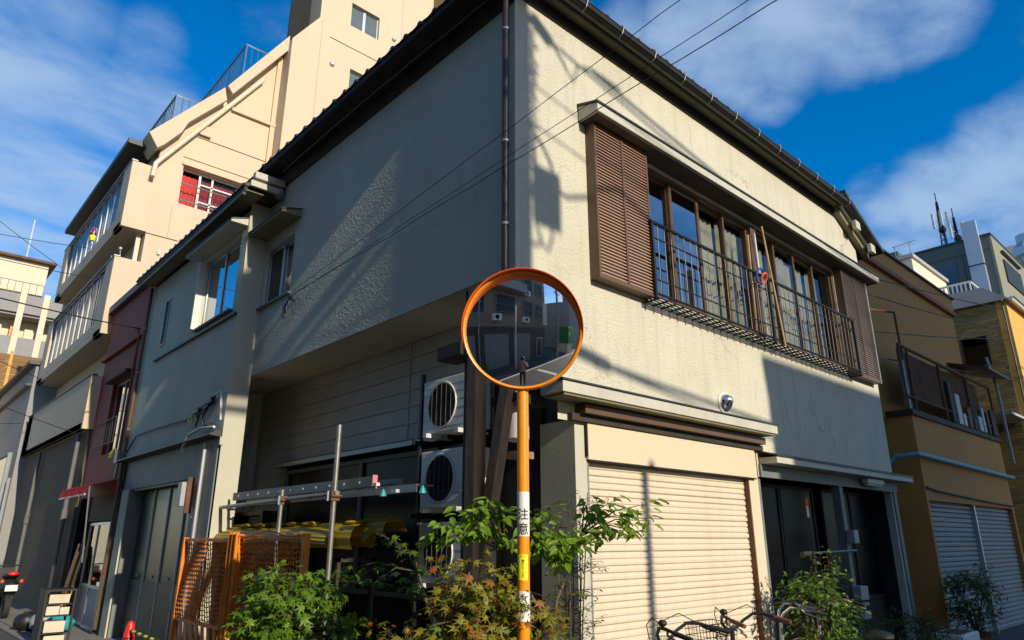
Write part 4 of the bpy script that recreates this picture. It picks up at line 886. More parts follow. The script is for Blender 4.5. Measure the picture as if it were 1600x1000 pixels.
b = B(); b.tube([(14.6, YO-.05, 5.6), (14.75, YO-.1, 4.9), (14.8, YO-.1, 3.2)], .03, 6); b.build('cable_pole', 'pvc', och)

# ---------------------------------------------------------------- olive brick house
br = thing('brick_house', 'olive brick clad house with a grey metal roof and one square side window', 'house', (16.2, 0, 0))
b = B(); wall_grid(b, 'x', 16.2, .3, -.299, 7, 0, 7.35, [(.03, .62, 5.75, 6.5)]); b.build('side_wall', 'brick_olive', br)
b = B(); b.box(16.2, 24, -.52, -.3, 0, 7.35); b.build('front_wall', 'ochre_light', br); b = B(); b.box(16.27, 16.3, .03, .62, 5.75, 6.5); o = b.build('window', 'glass_dark', br); b = B(); frame(b, 'x', 16.18, .06, .03, .62, 5.75, 6.5, .03); b.build('window_frame', 'black_iron', br); b = B(); b.box(16.5, 16.55, -.2, 3, 5, 7); b.build('room_shell', 'dark', br)
b = B(); b.add([(16.1, -.62, 7.30), (16.1, -.1, 7.72), (16.1, 2.8, 7.72), (16.1, 5, 7.3), (25, -.62, 7.30), (25, -.1, 7.72), (25, 2.8, 7.72), (25, 5, 7.3)], [(0, 3, 2, 1), (4, 5, 6, 7), (0, 1, 5, 4), (1, 2, 6, 5), (2, 3, 7, 6), (0, 4, 7, 3)]); b.build('roof', 'roof_grey', br)
b = B(); b.tube([(16.05, -.66, 7.28), (25, -.66, 7.28)], .05, 6); b.build('gutter', 'white_metal', br)
b = B(); b.tube([(16.1, -.46, 7.3), (16.1, -.46, 4.4), (16.1, -.3, 4.3)], .02, 5); b.build('wall_pipe', 'black', br)
b = B(); b.box(14.9, 16.19, -.4, 1.2, 4.3, 4.36); b.build('lean_to_roof', 'roof_grey', br)
t = thing('roof_balcony', 'white railed rooftop balcony behind the brick house', 'railing', (25.2, 2.0, 10.15)); b = B(); b.tube([(25.25, 3.9, 10.85), (25.25, 2.05, 10.85), (30, 2.05, 10.85)], .045, 6); b.tube([(25.25, 3.9, 10.25), (25.25, 2.05, 10.25), (30, 2.05, 10.25)], .035, 6); b.build('top_rail', 'white_metal', t)
for i in range(13): b = B(); b.box(25.22, 25.28, 2.05+i*.145, 2.10+i*.145, 10.16, 10.85); b.build('railing_bar', 'white_metal', t)
b = B(); b.box(25.2, 30, 2.0, 4.1, 0, 10.15); b.build('storey', 'roof_grey', t)

# ---------------------------------------------------------------- office block behind, with masts
of = thing('office_block', 'dark teal panelled office block with an outside duct and a sunlit olive front', 'office building', (35, 2.9, 0))
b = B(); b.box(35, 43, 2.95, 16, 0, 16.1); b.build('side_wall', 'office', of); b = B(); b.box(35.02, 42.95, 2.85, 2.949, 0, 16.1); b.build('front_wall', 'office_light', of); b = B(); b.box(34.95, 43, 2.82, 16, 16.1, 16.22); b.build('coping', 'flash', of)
b = B(); b.box(34.7, 34.99, 3.3, 3.95, 5, 17.0); o = b.build('duct', 'duct', of)
for z in (7, 9.0, 11.0, 12.8, 14.6): b = B(); b.box(34.68, 34.99, 3.28, 3.97, z, z+.06); b.build('duct_joint', 'flash', o)
b = B(); b.box(34.96, 34.999, 4.55, 5.85, 14.0, 15.15); b.build('window', 'glass_dark', of); b = B()
for y in (6.4, 8.6, 4.2): b.box(34.985, 34.999, y, y+.03, 0, 15.5)
b.box(34.985, 34.999, 3, 16, 15.4, 15.43); b.build('panel_joint', 'flash', of)
for z in (14.0, 11.5, 9.0):
    b = B(); b.box(36.5, 39.8, 2.78, 2.86, z, z+1.2); o = b.build('window', 'black', of); b = B(); b.box(36.4, 39.9, 2.7, 2.849, z+1.55, z+1.65); b.build('window_hood', 'flash', of)
b = B(); b.box(35.3, 38, 7.2, 12, 16.2, 16.7); b.build('plant_room', 'office', of)
t = thing('rear_office_block', 'dark olive office block right of the sunlit front', 'office building', (45, 2.6, 0)); b = B(); b.box(44.2, 60, 1.6, 14, 0, 17.4); b.build('wall', 'office_light', t); b = B(); b.box(49, 56, 3.2, 8, 17.4, 20.2); b.build('plant_room', 'ivory', t); b = B(); b.lathe([(.9, 0), (.9, .5), (.6, .9), (.6, 1.4)], (47.2, 3.2, 18.6), n=14); b.box(46.7, 47.6, 2.9, 3.6, 17.4, 18.6); b.build('cooling_fan', 'duct', t)
def mast(x, y, z0, z1, r, label, k):
    t = thing('antenna_mast', label, 'mast', (x, y, z0)); b = B()
    for a in range(3): b.tube([(x+r*math.cos(a*2.1), y+r*math.sin(a*2.1), z0), (x+.04*math.cos(a*2.1), y+.04*math.sin(a*2.1), z1)], .035, 5)
    n = int((z1-z0)/.35)
    for i in range(n):
        z = z0+i*.35; f = 1-i/n
        for a in range(3): b.tube([(x+r*f*math.cos(a*2.1), y+r*f*math.sin(a*2.1), z), (x+r*f*math.cos(a*2.1+2.1), y+r*f*math.sin(a*2.1+2.1), z+.35)], .02, 4)
    b.tube([(x, y, z1-.2), (x, y, z1+.6)], .03, 5); b.build('mast_lattice', 'black_iron', t)
    for i in range(k):
        a = i*2*math.pi/k+.4; zz = z0+(z1-z0)*(.74 if i % 2 or k < 5 else .36)
        b = B(); b.box(x+.36*math.cos(a)-.05, x+.36*math.cos(a)+.05, y+.36*math.sin(a)-.06, y+.36*math.sin(a)+.06, zz-.45, zz+.5); b.tube([(x, y, zz), (x+.34*math.cos(a), y+.34*math.sin(a), zz)], .02, 4); b.build('panel_antenna', 'white_metal', t)
    b = B(); b.sphere((x+.1, y, z0+(z1-z0)*.62), .22, 8, 6); b.build('radio_unit', 'black_iron', t); b = B(); b.sphere((x, y-.1, z0+(z1-z0)*.3), .17, 8, 6); b.build('radio_unit', 'black_iron', t)
mast(40.05, 6.0, 16.2, 20.9, .26, 'taller black antenna mast with white panel antennas on the dark office roof', 4); mast(40.2, 5.35, 16.2, 19.7, .16, 'shorter black antenna mast right of the tall one on the office roof', 3)
t = thing('tv_aerial', 'thin rooftop television aerial on the skyline left of the office', 'aerial', (27.5, 4.7, 13.1)); b = B(); b.tube([(27.4, 5.0, 13), (27.4, 5.0, 13.9)], .018, 5); b.tube([(27.55, 4.45, 13), (27.55, 4.45, 13.95)], .018, 5); b.tube([(27.4, 5.1, 13.85), (27.6, 4.2, 14.0)], .014, 5)
for i in range(7): b.tube([(27.2, 5.05-i*.12, 13.87), (27.8, 5.05-i*.12, 13.87)], .009, 4)
b.build('pole', 'alu_dull', t)
t = thing('beige_house', 'pale house with the aerial behind the ochre house', 'house', (27, 6, 0)); b = B(); b.box(26.6, 31, 4.2, 11, 0, 12.9); b.build('wall', 'ivory', t); b = B(); b.box(26.5, 31.1, 4.1, 11, 12.9, 13.05); b.build('roof', 'roof_grey', t)
# ---------------------------------------------------------------- convex traffic mirror on its orange pole
PX, PY = -.712, -.838
tm = thing('traffic_mirror', 'round orange convex traffic mirror on an orange pole with a warning sleeve', 'traffic mirror', (PX, PY, 0))
b = B(); b.tube([(PX, PY, 0), (PX, PY, 2.86)], .0382, 40); b.build('pole', 'orange', tm, smooth=True)
hdir = Vector((CAM.x-PX, CAM.y-PY, 0)).normalized()
AX = (hdir*math.cos(R(7.3))+Vector((0, 0, -1))*math.sin(R(7.3))).normalized()      # the way the mirror looks
MC = Vector((PX, PY, 2.955))+AX*.09
RC = 1.75; RA = .385
b = B(); prof = []
for i in range(25):
    t = math.asin(RA/RC)*i/24; prof.append((RC*math.sin(t) if i else 1e-5, -(RC-RC*math.cos(t))))
prof = prof[::-1]
b.lathe(prof, MC+AX*.04, AX, 72); b.build('mirror_face', 'mirror', tm, smooth=True)
b = B(); pr = [(.383, -.012), (.388, .018), (.397, .022), (.405, .012), (.407, -.03), (.398, -.055), (.385, -.05)]; b.lathe(pr, MC, AX, 64, closed=True); b.build('rim', 'orange', tm, smooth=True)
b = B(); b.lathe([(.386, -.05), (.36, -.075), (.2, -.10), (1e-5, -.105)], MC, AX, 48); b.build('mirror_back', 'orange', tm, smooth=True)
# visor over the top
rightv = AX.cross(Vector((0, 0, 1))).normalized(); upv = rightv.cross(AX).normalized()
b = B(); n = 40; vs = []
for i in range(n+1):
    t = -.30+i/n*(math.pi+.60); dpt = .085*max(0.02, math.sin(max(0, min(math.pi, (t+.30)*math.pi/(math.pi+.6)))))**.7
    for r, d in ((.409, -.02), (.409, dpt), (.404, dpt), (.404, -.02)):
        vs.append(MC-rightv*math.cos(t)*r+upv*math.sin(t)*r+AX*d)
b.add(vs, [q for i in range(n) for q in tuple((4*i+j, 4*i+(j+1) % 4, 4*i+4+(j+1) % 4, 4*i+4+j) for j in range(4))]+[(0, 3, 2, 1), (4*n, 4*n+1, 4*n+2, 4*n+3)])
b.build('visor', 'orange_red', tm, smooth=True)
b = B(); b.box(PX-.05, PX+.05, PY-.05, PY+.05, 2.86, 2.885); b.tube([(PX, PY, 2.80), MC-AX*.08], .025, 8); b.tube([(PX, PY, 3.0), MC-AX*.08], .02, 8); b.tube([(PX, PY, 2.85), (PX, PY, 3.02)], .03, 10); b.build('bracket', 'alu_dull', tm)
# printed sleeves round the pole
def sleeve(z0, z1, m, name, a0=-math.pi, a1=math.pi, r=.0393):
    s = B(); n = 60; base = math.atan2(hdir.y, hdir.x); vs = []
    for i in range(n+1):
        a = base+a0+(a1-a0)*i/n; vs += [(PX+r*math.cos(a), PY+r*math.sin(a), z0), (PX+r*math.cos(a), PY+r*math.sin(a), z1)]
    s.add(vs, [(2*i, 2*i+2, 2*i+3, 2*i+1) for i in range(n)]); return s.build(name, m, tm, smooth=True)
sl = sleeve(1.6186, 1.8881, 'sticker_white', 'warning_sleeve')
ys = sleeve(1.3629, 1.5137, 'sticker_yellow', 'yellow_sticker', -.95, .75)
ps = sleeve(1.1304, 1.3013, 'sticker_white', 'torn_poster')
def wrap_text(txt, size, zc, m, name, parent, r=.0402, ang=0.0, sx=1.0):
    cu = bpy.data.curves.new('lettering', 'FONT'); cu.body = txt; cu.size = 1; cu.align_x = 'CENTER'; cu.resolution_u = 3; cu.offset = .012
    o = bpy.data.objects.new('lettering', cu); C.objects.link(o); bpy.context.view_layer.update()
    me = bpy.data.meshes.new_from_object(o.evaluated_get(bpy.context.evaluated_depsgraph_get())); bpy.data.objects.remove(o)
    if not len(me.vertices): return
    xs = [v.co.x for v in me.vertices]; zs = [v.co.y for v in me.vertices]; cx = (min(xs)+max(xs))/2; cz = (min(zs)+max(zs))/2
    import bmesh
    bm = bmesh.new(); bm.from_mesh(me)
    for k in range(1, 14):
        bmesh.ops.bisect_plane(bm, geom=bm.verts[:]+bm.edges[:]+bm.faces[:], plane_co=(min(xs)+(max(xs)-min(xs))*k/14, 0, 0), plane_no=(1, 0, 0))
    bm.to_mesh(me); bm.free()
    s_ = size/max(.001, max(zs)-min(zs)); base = math.atan2(hdir.y, hdir.x)
    for v in me.vertices:
        a = base+ang+(v.co.x-cx)*s_*sx/r; z = zc+(v.co.y-cz)*s_
        v.co = Vector((r*math.cos(a), r*math.sin(a), z))
    me.materials.clear(); me.materials.append(M[m]); q = bpy.data.objects.new(name, me); C.objects.link(q); q.parent = parent
wrap_text('注', 0.0693, 1.7521, 'ink', 'lettering', sl); wrap_text('意', 0.0703, 1.6641, 'ink', 'lettering', sl)
for i, ch in enumerate('横からくるぞ'):
    wrap_text(ch, .0185, 1.4748-i*0.0184, 'ink' if i < 3 else 'ink_red', 'lettering', ys, ang=-.08)
for s_ in (-1, 1):
    b = B(); base = math.atan2(hdir.y, hdir.x)-.08+s_*.22; p = [(PX+.0399*math.cos(base+t), PY+.0399*math.sin(base+t), 1.5007+.006*math.sin(i*math.pi/4)) for i, t in enumerate([.11*math.cos(k*math.pi/4) for k in range(8)])]
    b.tube(p, .0008, 4, closed=True); b.build('eye_mark', 'ink', ys)
b = B(); random.seed(11)
for k in range(60):
    a = math.atan2(hdir.y, hdir.x)+random.uniform(-1.3, 1.3); z = random.uniform(1.1445, 1.2761); h = random.uniform(.003, .010); w = random.uniform(.06, .22)
    b.add([(PX+.0396*math.cos(a+t), PY+.0396*math.sin(a+t), z+dz) for t, dz in ((-w, -h), (w*.8, -h*.6), (w, h), (-w*.7, h*.8))], [(0, 1, 2, 3)])
b.build('poster_print', 'ink', ps)
b = B(); a0 = math.atan2(hdir.y, hdir.x)
for k in range(10): b.add([(PX+.0399*math.cos(a0+t+.05), PY+.0399*math.sin(a0+t+.05), 1.2618+dz) for t, dz in ((-.35*math.sin(k+.5), -.008), (.35, -.006), (.3*math.cos(k), .012))], [(0, 1, 2)])
b.build('poster_patch', 'leaf_e', ps)

# ---------------------------------------------------------------- air conditioner outdoor units on the wall
def ac_unit(x, y, z, label, w=.80, h=.56):
    t = thing('outdoor_unit', label, 'air conditioner', (x, y, z), 'outdoor units stacked on the side wall')
    b = B(); b.box(x, x+.27, y-w/2, y+w/2, z, z+h); b.build('casing', 'ac_white', t, bevel=.012)
    cy, cz, r = y+.07, z+h*.5, .222
    b = B(); b.lathe([(r, -.002), (r+.006, .012), (r+.018, .012), (r+.022, -.002)], (x, cy, cz), (-1, 0, 0), 36); b.build('fan_ring', 'white_metal', t, smooth=True)
    b = B(); b.lathe([(r, 0.0), (1e-4, 0.0)], (x-.003, cy, cz), (-1, 0, 0), 36); b.build('fan_opening', 'black', t)
    b = B()
    for i in range(22):
        zz = -r+.01+i*(2*r-.02)/21; hw = math.sqrt(max(0, r*r-zz*zz)); b.tube([(x-.012, cy-hw, cz+zz), (x-.012, cy+hw, cz+zz)], .0016, 4, caps=False)
    for k in range(5): hw = math.sqrt(max(0, r*r-(-.16+k*.08)**2)); b.tube([(x-.013, cy-.16+k*.08, cz-hw), (x-.013, cy-.16+k*.08, cz+hw)], .0018, 4, caps=False)
    b.build('fan_grille', 'alu_dull', t)
    b = B()
    for i in range(6): b.box(x-.0025, x, y-w/2+.01, y+w/2-.01, z+.05+i*.085, z+.052+i*.085)
    b.build('casing_rib', 'pvc', t)
    for yy in (y-w*.33, y+w*.33): b = B(); b.box(x-.07, x+.28, yy-.03, yy+.03, z-.045, z-.002); b.build('foot', 'white_metal', t)
    return t
ac_unit(.38, 1.45, 2.64, 'topmost white outdoor unit of the stack beside the timber post'); ac_unit(.38, 1.45, 1.90, 'middle white outdoor unit of the stack, blue smear at its corner'); ac_unit(.38, 1.45, 1.20, 'lowest outdoor unit of the stack, half behind leaves')
t = thing('unit_rack', 'dark steel rack that carries the stacked outdoor units', 'rack', (.5, 1.45, 0)); b = B()
for y in (1.0, 1.9):
    for x in (.40, .64): b.box(x-.02, x+.02, y-.02, y+.02, 0, 3.3)
    for z in (1.13, 1.83, 2.57): b.box(.30, .68, y-.018, y+.018, z-.03, z+.02)
b.build('frame', 'black_iron', t)
t = thing('white_tank', 'small white cylinder tank on the wall behind the timber post', 'tank', (.35, .32, 2.5)); b = B(); b.lathe([(.06, 0), (.11, .02), (.11, .40), (.06, .44)], (.33, .34, 2.42), n=18); b.build('tank', 'white_metal', t, smooth=True); b = B(); b.box(.25, .45, .25, .42, 2.27, 2.33); b.build('shelf', 'timber', t)

# ---------------------------------------------------------------- scaffold pipes, ladder, yellow sheet
def pipe(label, p, q, r=.0245, m='steel_pipe'):
    o = B().tube([p, q], r, 12).build('scaffold_pipe', m, smooth=True); return cat_label(o, label, 'scaffold pipe', 'scaffold pipes on the side wall')
pipe('horizontal scaffold pipe running in front of the siding', (-.2, 6.5, 2.0), (-.2, 2.5, 2.06)); pipe('taller upright scaffold pipe rising in front of the grey siding', (-.2, 2.56, 0), (-.2, 2.56, 2.77), .027); pipe('shorter upright scaffold pipe left of the taller one', (-.24, 3.72, 0), (-.24, 3.72, 2.15)); pipe('short pale pipe stub clamped at the far end of the horizontal pipe', (-.32, 6.45, 1.9), (.05, 6.42, 1.92))
for y, l in ((6.45, 'reddish scaffold clamp at the far left pipe joint'), (3.72, 'rusty scaffold clamp at the middle upright pipe'), (2.56, 'rusty scaffold clamp at the tall upright pipe')):
    t = thing('pipe_clamp', l, 'clamp', (-.2, y, 2.03)); b = B(); b.obox((-.2, y, 2.03), .10, .07, .10); b.tube([(-.26, y-.05, 2.03), (-.14, y-.05, 2.03)], .014, 6); b.build('clamp', 'rust', t, bevel=.01)
    b = B(); b.tube([(-.27, y, 2.08), (-.27, y, 1.98)], .01, 6); b.build('bolt', 'alu', t)
lad = thing('ladder', 'grey aluminium ladder laid flat along the pipes', 'ladder', (0, 3.8, 2.15))
for x in (-.12, .22):
    b = B(); b.box(x, x+.03, 1.95, 5.5, 2.10, 2.20); b.build('stile', 'pipe_grey', lad)
for i in range(11): b = B(); b.tube([(-.13, 2.2+i*.31, 2.15), (.26, 2.2+i*.31, 2.15)], .014, 6); b.build('rung', 'alu', lad)
b = B(); b.box(-.135, -.08, 1.93, 1.949, 2.08, 2.21); b.build('end_cap', 'plastic_pink', lad)
t = thing('steel_channel', 'dark grey steel channel lying under the ladder', 'channel', (-.05, 3.6, 2.05)); b = B(); b.box(-.05, .15, 1.3, 5.2, 2.075, 2.095); b.box(-.05, -.04, 1.3, 5.2, 2.02, 2.075); b.build('channel', 'alu_dull', t)
for i, (y, m, nm, lb) in enumerate(((1.75, 'plastic_teal', 'teal_peg', 'nearer teal clothes peg hanging in the dark by the ladder end'), (1.1, 'plastic_teal', 'teal_peg', 'teal clothes peg farther right beside the outdoor units'), (1.9, 'sticker_white', 'white_block', 'small white block on the ladder end'), (1.55, 'sticker_white', 'white_cup', 'small white cup hanging beside the teal peg'))):
    t = thing(nm, lb, nm.split('_')[1], (-.1, y, 2.03)); b = B(); b.lathe([(.035, -.035), (.02, .01), (.006, .035)], (-.12, y, 2.03), (0, 0, 1), 8) if i < 2 else b.box(-.14, -.10, y-.05, y+.04, 2.02+(.08 if i == 2 else 0), 2.05+(.08 if i == 2 else 0)); b.build('body', m, t)
yel = thing('yellow_sheeting', 'rolled translucent yellow corrugated sheeting stored under the pipes', 'sheeting', (.1, 4, 1.6))
def roll(c, r, y0, y1, a0, a1, nm, wav=.004):
    s = B(); n = 40; vs = []
    for i in range(n+1):
        a = a0+(a1-a0)*i/n; rr = r+wav*math.sin(i*1.57)
        for k in range(7):
            y = y0+(y1-y0)*k/6; sg = .02*math.sin(k*1.3+c[0]*9); vs.append((c[0]+rr*math.cos(a), y, c[1]+rr*math.sin(a)+sg))
    s.add(vs, [(7*i+k, 7*i+k+1, 7*i+8+k, 7*i+7+k) for i in range(n) for k in range(6)]); return s.build(nm, 'tarp_yellow', yel, smooth=True)
roll((.02, 1.60), .15, 2.3, 6.1, -.6, 3.9, 'rolled_sheet'); roll((.20, 1.66), .14, 2.0, 6.3, 0, 3.4, 'rolled_sheet'); roll((-.12, 1.58), .13, 2.6, 6.0, .3, 3.2, 'rolled_sheet')
for i in range(9):
    y = 2.5+i*.45; s = B(); s.sphere((.04+.05*math.sin(i*2), y, 1.77), .13, 10, 6, (.8, 1.2, .22)); s.build('crumpled_fold', 'sticker_yellow' if 0 else 'tarp_yellow', yel, smooth=True)
t = thing('sheeting_rack', 'low dark rack of stored lengths beneath the yellow sheeting', 'rack', (.1, 4, 0)); b = B()
for y in (2.5, 3.9, 5.6): b.box(-.14, .3, y, y+.04, 1.38, 1.42); b.box(-.14, -.1, y, y+.04, 0, 1.42); b.box(.26, .3, y, y+.04, 0, 1.42)
for i in range(12): b.tube([(-.1+.03*i, 2.1+.1*(i % 4), 1.2+.02*(i % 3)), (-.1+.03*i, 6.2-.1*(i % 3), 1.2+.02*(i % 3))], .015, 5)
for z in (.4, .8): b.box(-.12, .3, 2.4, 5.7, z, z+.03)
b.build('frame', 'dark_wood', t)
t = thing('white_frame_box', 'dark framed case with pale panes stored under the scaffold pipe', 'case', (.2, 5.7, 1.8)); b = B(); frame(b, 'x', .1, .3, 5.0, 6.2, 1.72, 1.96, .05); b.build('frame', 'black_iron', t); b = B(); b.box(.38, .4, 5.05, 5.75, 1.77, 1.91); b.build('pane', 'sticker_white', t)

# ---------------------------------------------------------------- orange folding barrier, cones
bar = thing('folding_barrier', 'rusty orange folding barrier with chain-link mesh in front of the garage wall', 'barrier', (-.6, 4.3, 0))
XF = -.6
def panel(y0, y1, zt, xo=0.0, dens=1.0):
    x = XF+xo
    f = B()
    for y in (y0, y1): f.box(x-.032, x+.032, y-.03, y+.03, 0.02, zt)
    f.box(x-.02, x+.02, y0+.024, y1-.024, zt-.05, zt-.01); f.box(x-.018, x+.018, y0+.024, y1-.024, .64, .68); f.box(x-.018, x+.018, y0+.024, y1-.024, .16, .20)
    o = f.build('barrier_frame', 'fence_orange', bar, bevel=.004)
    n = 9
    for i in range(n-1):
        ya = y0+.08+(y1-y0-.3)*i/(n-2); s = B(); s.add([(x+.004, ya, .2), (x+.004, ya+.09, .2), (x+.004, ya+.24, .64), (x+.004, ya+.15, .64), (x-.004, ya, .2), (x-.004, ya+.09, .2), (x-.004, ya+.24, .64), (x-.004, ya+.15, .64)], [(0, 1, 2, 3), (7, 6, 5, 4), (0, 4, 5, 1), (3, 2, 6, 7)]); s.build('striped_slat', 'fence_orange', o)
    s = B(); g = .052; random.seed(int(y0*10)); ny = int((y1-y0-.06)/g); nzz = int((zt-.05-.68)/g)
    for i in range(ny+1):
        pts = []
        for k in range(nzz*2+1):
            z = .68+k*g/2; ph = (i+k) % 2
            pts.append((x+.02*math.sin(z*7+i*.4)+.006*((k % 2)*2-1), y0+.03+i*g+(.012 if k % 2 else -.012)+.02*math.sin(z*4+i*.3), z))
        s.tube(pts, .0066, 4, caps=False)
    for k in range(nzz+1):
        z = .7+k*g; s.tube([(x+.02*math.sin(z*7+i*.4), y0+.03+i*g*1.0, z+.012*math.sin(i*1.7)) for i in range(ny+1)], .0058, 4, caps=False)
    s.build('chain_mesh', 'net_orange', o, kind='stuff')
panel(4.06, 5.66, 1.625); panel(2.36, 3.95, 1.655, .03)
for y in (4.0, 4.10, 3.90): b = B(); b.tube([(XF-.03, y, .0), (XF-.03, y, 1.68)], .022, 8); b.build('barrier_post', 'fence_orange', bar, smooth=True)
b = B(); pts = [(XF-.02, 4.0-.16*i, 1.66-.03*math.sin(i*.9)) for i in range(11)]; b.tube(pts, .008, 5); b.build('top_wire', 'fence_orange', bar)
def cone(x, y, label):
    t = thing('traffic_cone', label, 'traffic cone', (x, y, 0), 'red cones by the garage'); b = B(); b.lathe([(.135, .03), (.125, .05), (.045, .62), (.028, .66), (.0001, .67)], (x, y, 0), n=20); b.build('cone', 'cone_red', t, smooth=True); b = B(); b.box(x-.18, x+.18, y-.18, y+.18, .01, .035); b.build('base', 'cone_red', t, bevel=.01)
    b = B(); b.lathe([(.068, .455), (.064, .49)], (x, y, 0), n=18); b.build('joint', 'black', t)
cone(-1.12, 5.6, 'red traffic cone at the left, end of the striped bar'); cone(-1.12, 3.45, 'red traffic cone in front of the orange barrier')
t = thing('striped_bar', 'yellow and black striped bar hung between the two red cones', 'barrier bar', (-1.12, 4.5, .55)); pA, pB = Vector((-1.12, 5.58, .56)), Vector((-1.12, 3.47, .52))
for i in range(18):
    b = B(); b.tube([pA.lerp(pB, i/18), pA.lerp(pB, (i+1)/18)], .019, 10); b.build('bar_stripe', 'sticker_yellow' if i % 2 else 'black', t, smooth=True)

# ---------------------------------------------------------------- rack, bags, scooter along the street
t = thing('shelf_rack', 'black metal shelf stand filled with pale boxes at the kerb', 'rack', (-1.1, 9.5, 0)); b = B()
for x in (-1.38, -.98):
    for y in (9.3, 9.75): b.box(x-.015, x+.015, y-.015, y+.015, 0, .82)
for z in (.2, .45, .62): b.box(-1.39, -.97, 9.29, 9.76, z, z+.015)
b.box(-1.40, -.96, 9.27, 9.78, .82, .85); b.box(-1.395, -1.385, 9.3, 9.75, .05, .82); b.build('frame', 'black_iron', t)
for i, (x0, x1, z0, h) in enumerate(((-1.33, -1.05, .22, .16), (-1.34, -1.16, .47, .13), (-1.15, -1.02, .47, .11), (-1.32, -1.04, .64, .13), (-1.3, -1.02, .02, .15))):
    o = B().box(x0, x1, 9.32+.01*i, 9.6, z0, z0+h).build('storage_box', 'box_paper', bevel=.005); cat_label(o, ('pale box on the second shelf of the black stand', 'left pale box on the third shelf of the black stand', 'right pale box on the third shelf of the black stand', 'pale box on the top shelf under the lid of the stand', 'pale box at the foot of the black stand')[i], 'box')
random.seed(5)
for i, (x, y, r, m, l) in enumerate(((-.9, 11.6, .22, 'pvc', 'grey plastic bag on the pavement beside the leaning boards'), (-.75, 11.2, .2, 'plastic_teal', 'teal bag lying next to the black shelf stand'), (-1.1, 12.0, .2, 'black', 'black bag heaped on the pavement by the cream block'))):
    s = B(); s.sphere((x, y, r*.8), r, 14, 9, (1.2, 1.0, .85)); s.v = [tuple(Vector(v)+Vector((random.uniform(-1, 1), random.uniform(-1, 1), random.uniform(-.5, .5)))*r*.10) for v in s.v]; o = s.build('rubbish_bag', m, smooth=True); cat_label(o, l, 'bag')
sc_ = thing('scooter', 'dark scooter seen from behind with red tail lamp and white plate', 'scooter', (-1.1, 15.2, 0)); b = B(); b.lathe([(.13, -.05), (.24, -.055), (.25, 0), (.24, .055), (.13, .05)], (-1.1, 14.75, .25), (1, 0, 0), 20, closed=True); b.build('wheel', 'rubber', sc_, smooth=True); b = B(); b.lathe([(.13, -.05), (.24, -.055), (.25, 0), (.24, .055), (.13, .05)], (-1.1, 16.0, .25), (1, 0, 0), 20, closed=True); b.build('wheel', 'rubber', sc_, smooth=True)
b = B(); b.sphere((-1.1, 15.0, .62), .3, 14, 9, (.62, 1.5, .75)); b.box(-1.25, -.95, 15.3, 15.7, .28, .36); b.box(-1.28, -.92, 15.72, 15.8, .3, 1.0); b.build('body', 'black', sc_, smooth=True)
b = B(); b.sphere((-1.1, 14.95, .85), .2, 12, 6, (.8, 1.7, .35)); b.build('seat', 'black', sc_, smooth=True); b = B(); b.sphere((-1.1, 14.6, .90), .075, 10, 6, (1.4, .7, .6)); b.build('tail_lamp', 'cone_red', sc_, smooth=True); b = B(); b.box(-1.21, -.99, 14.5, 14.515, .56, .68); b.build('number_plate', 'sticker_white', sc_)
for s_ in (-1, 1): b = B(); b.sphere((-1.1+s_*.17, 14.6, .75), .04, 8, 5); b.build('indicator', 'orange_ring', sc_)
b = B(); b.tube([(-1.4, 15.75, 1.05), (-1.1, 15.8, 1.02), (-.8, 15.75, 1.05)], .018, 6); b.tube([(-1.35, 15.78, 1.05), (-1.4, 15.8, 1.25)], .008, 5); b.sphere((-1.42, 15.8, 1.28), .07, 8, 5, (1, .3, .7)); b.build('handlebar', 'black', sc_)

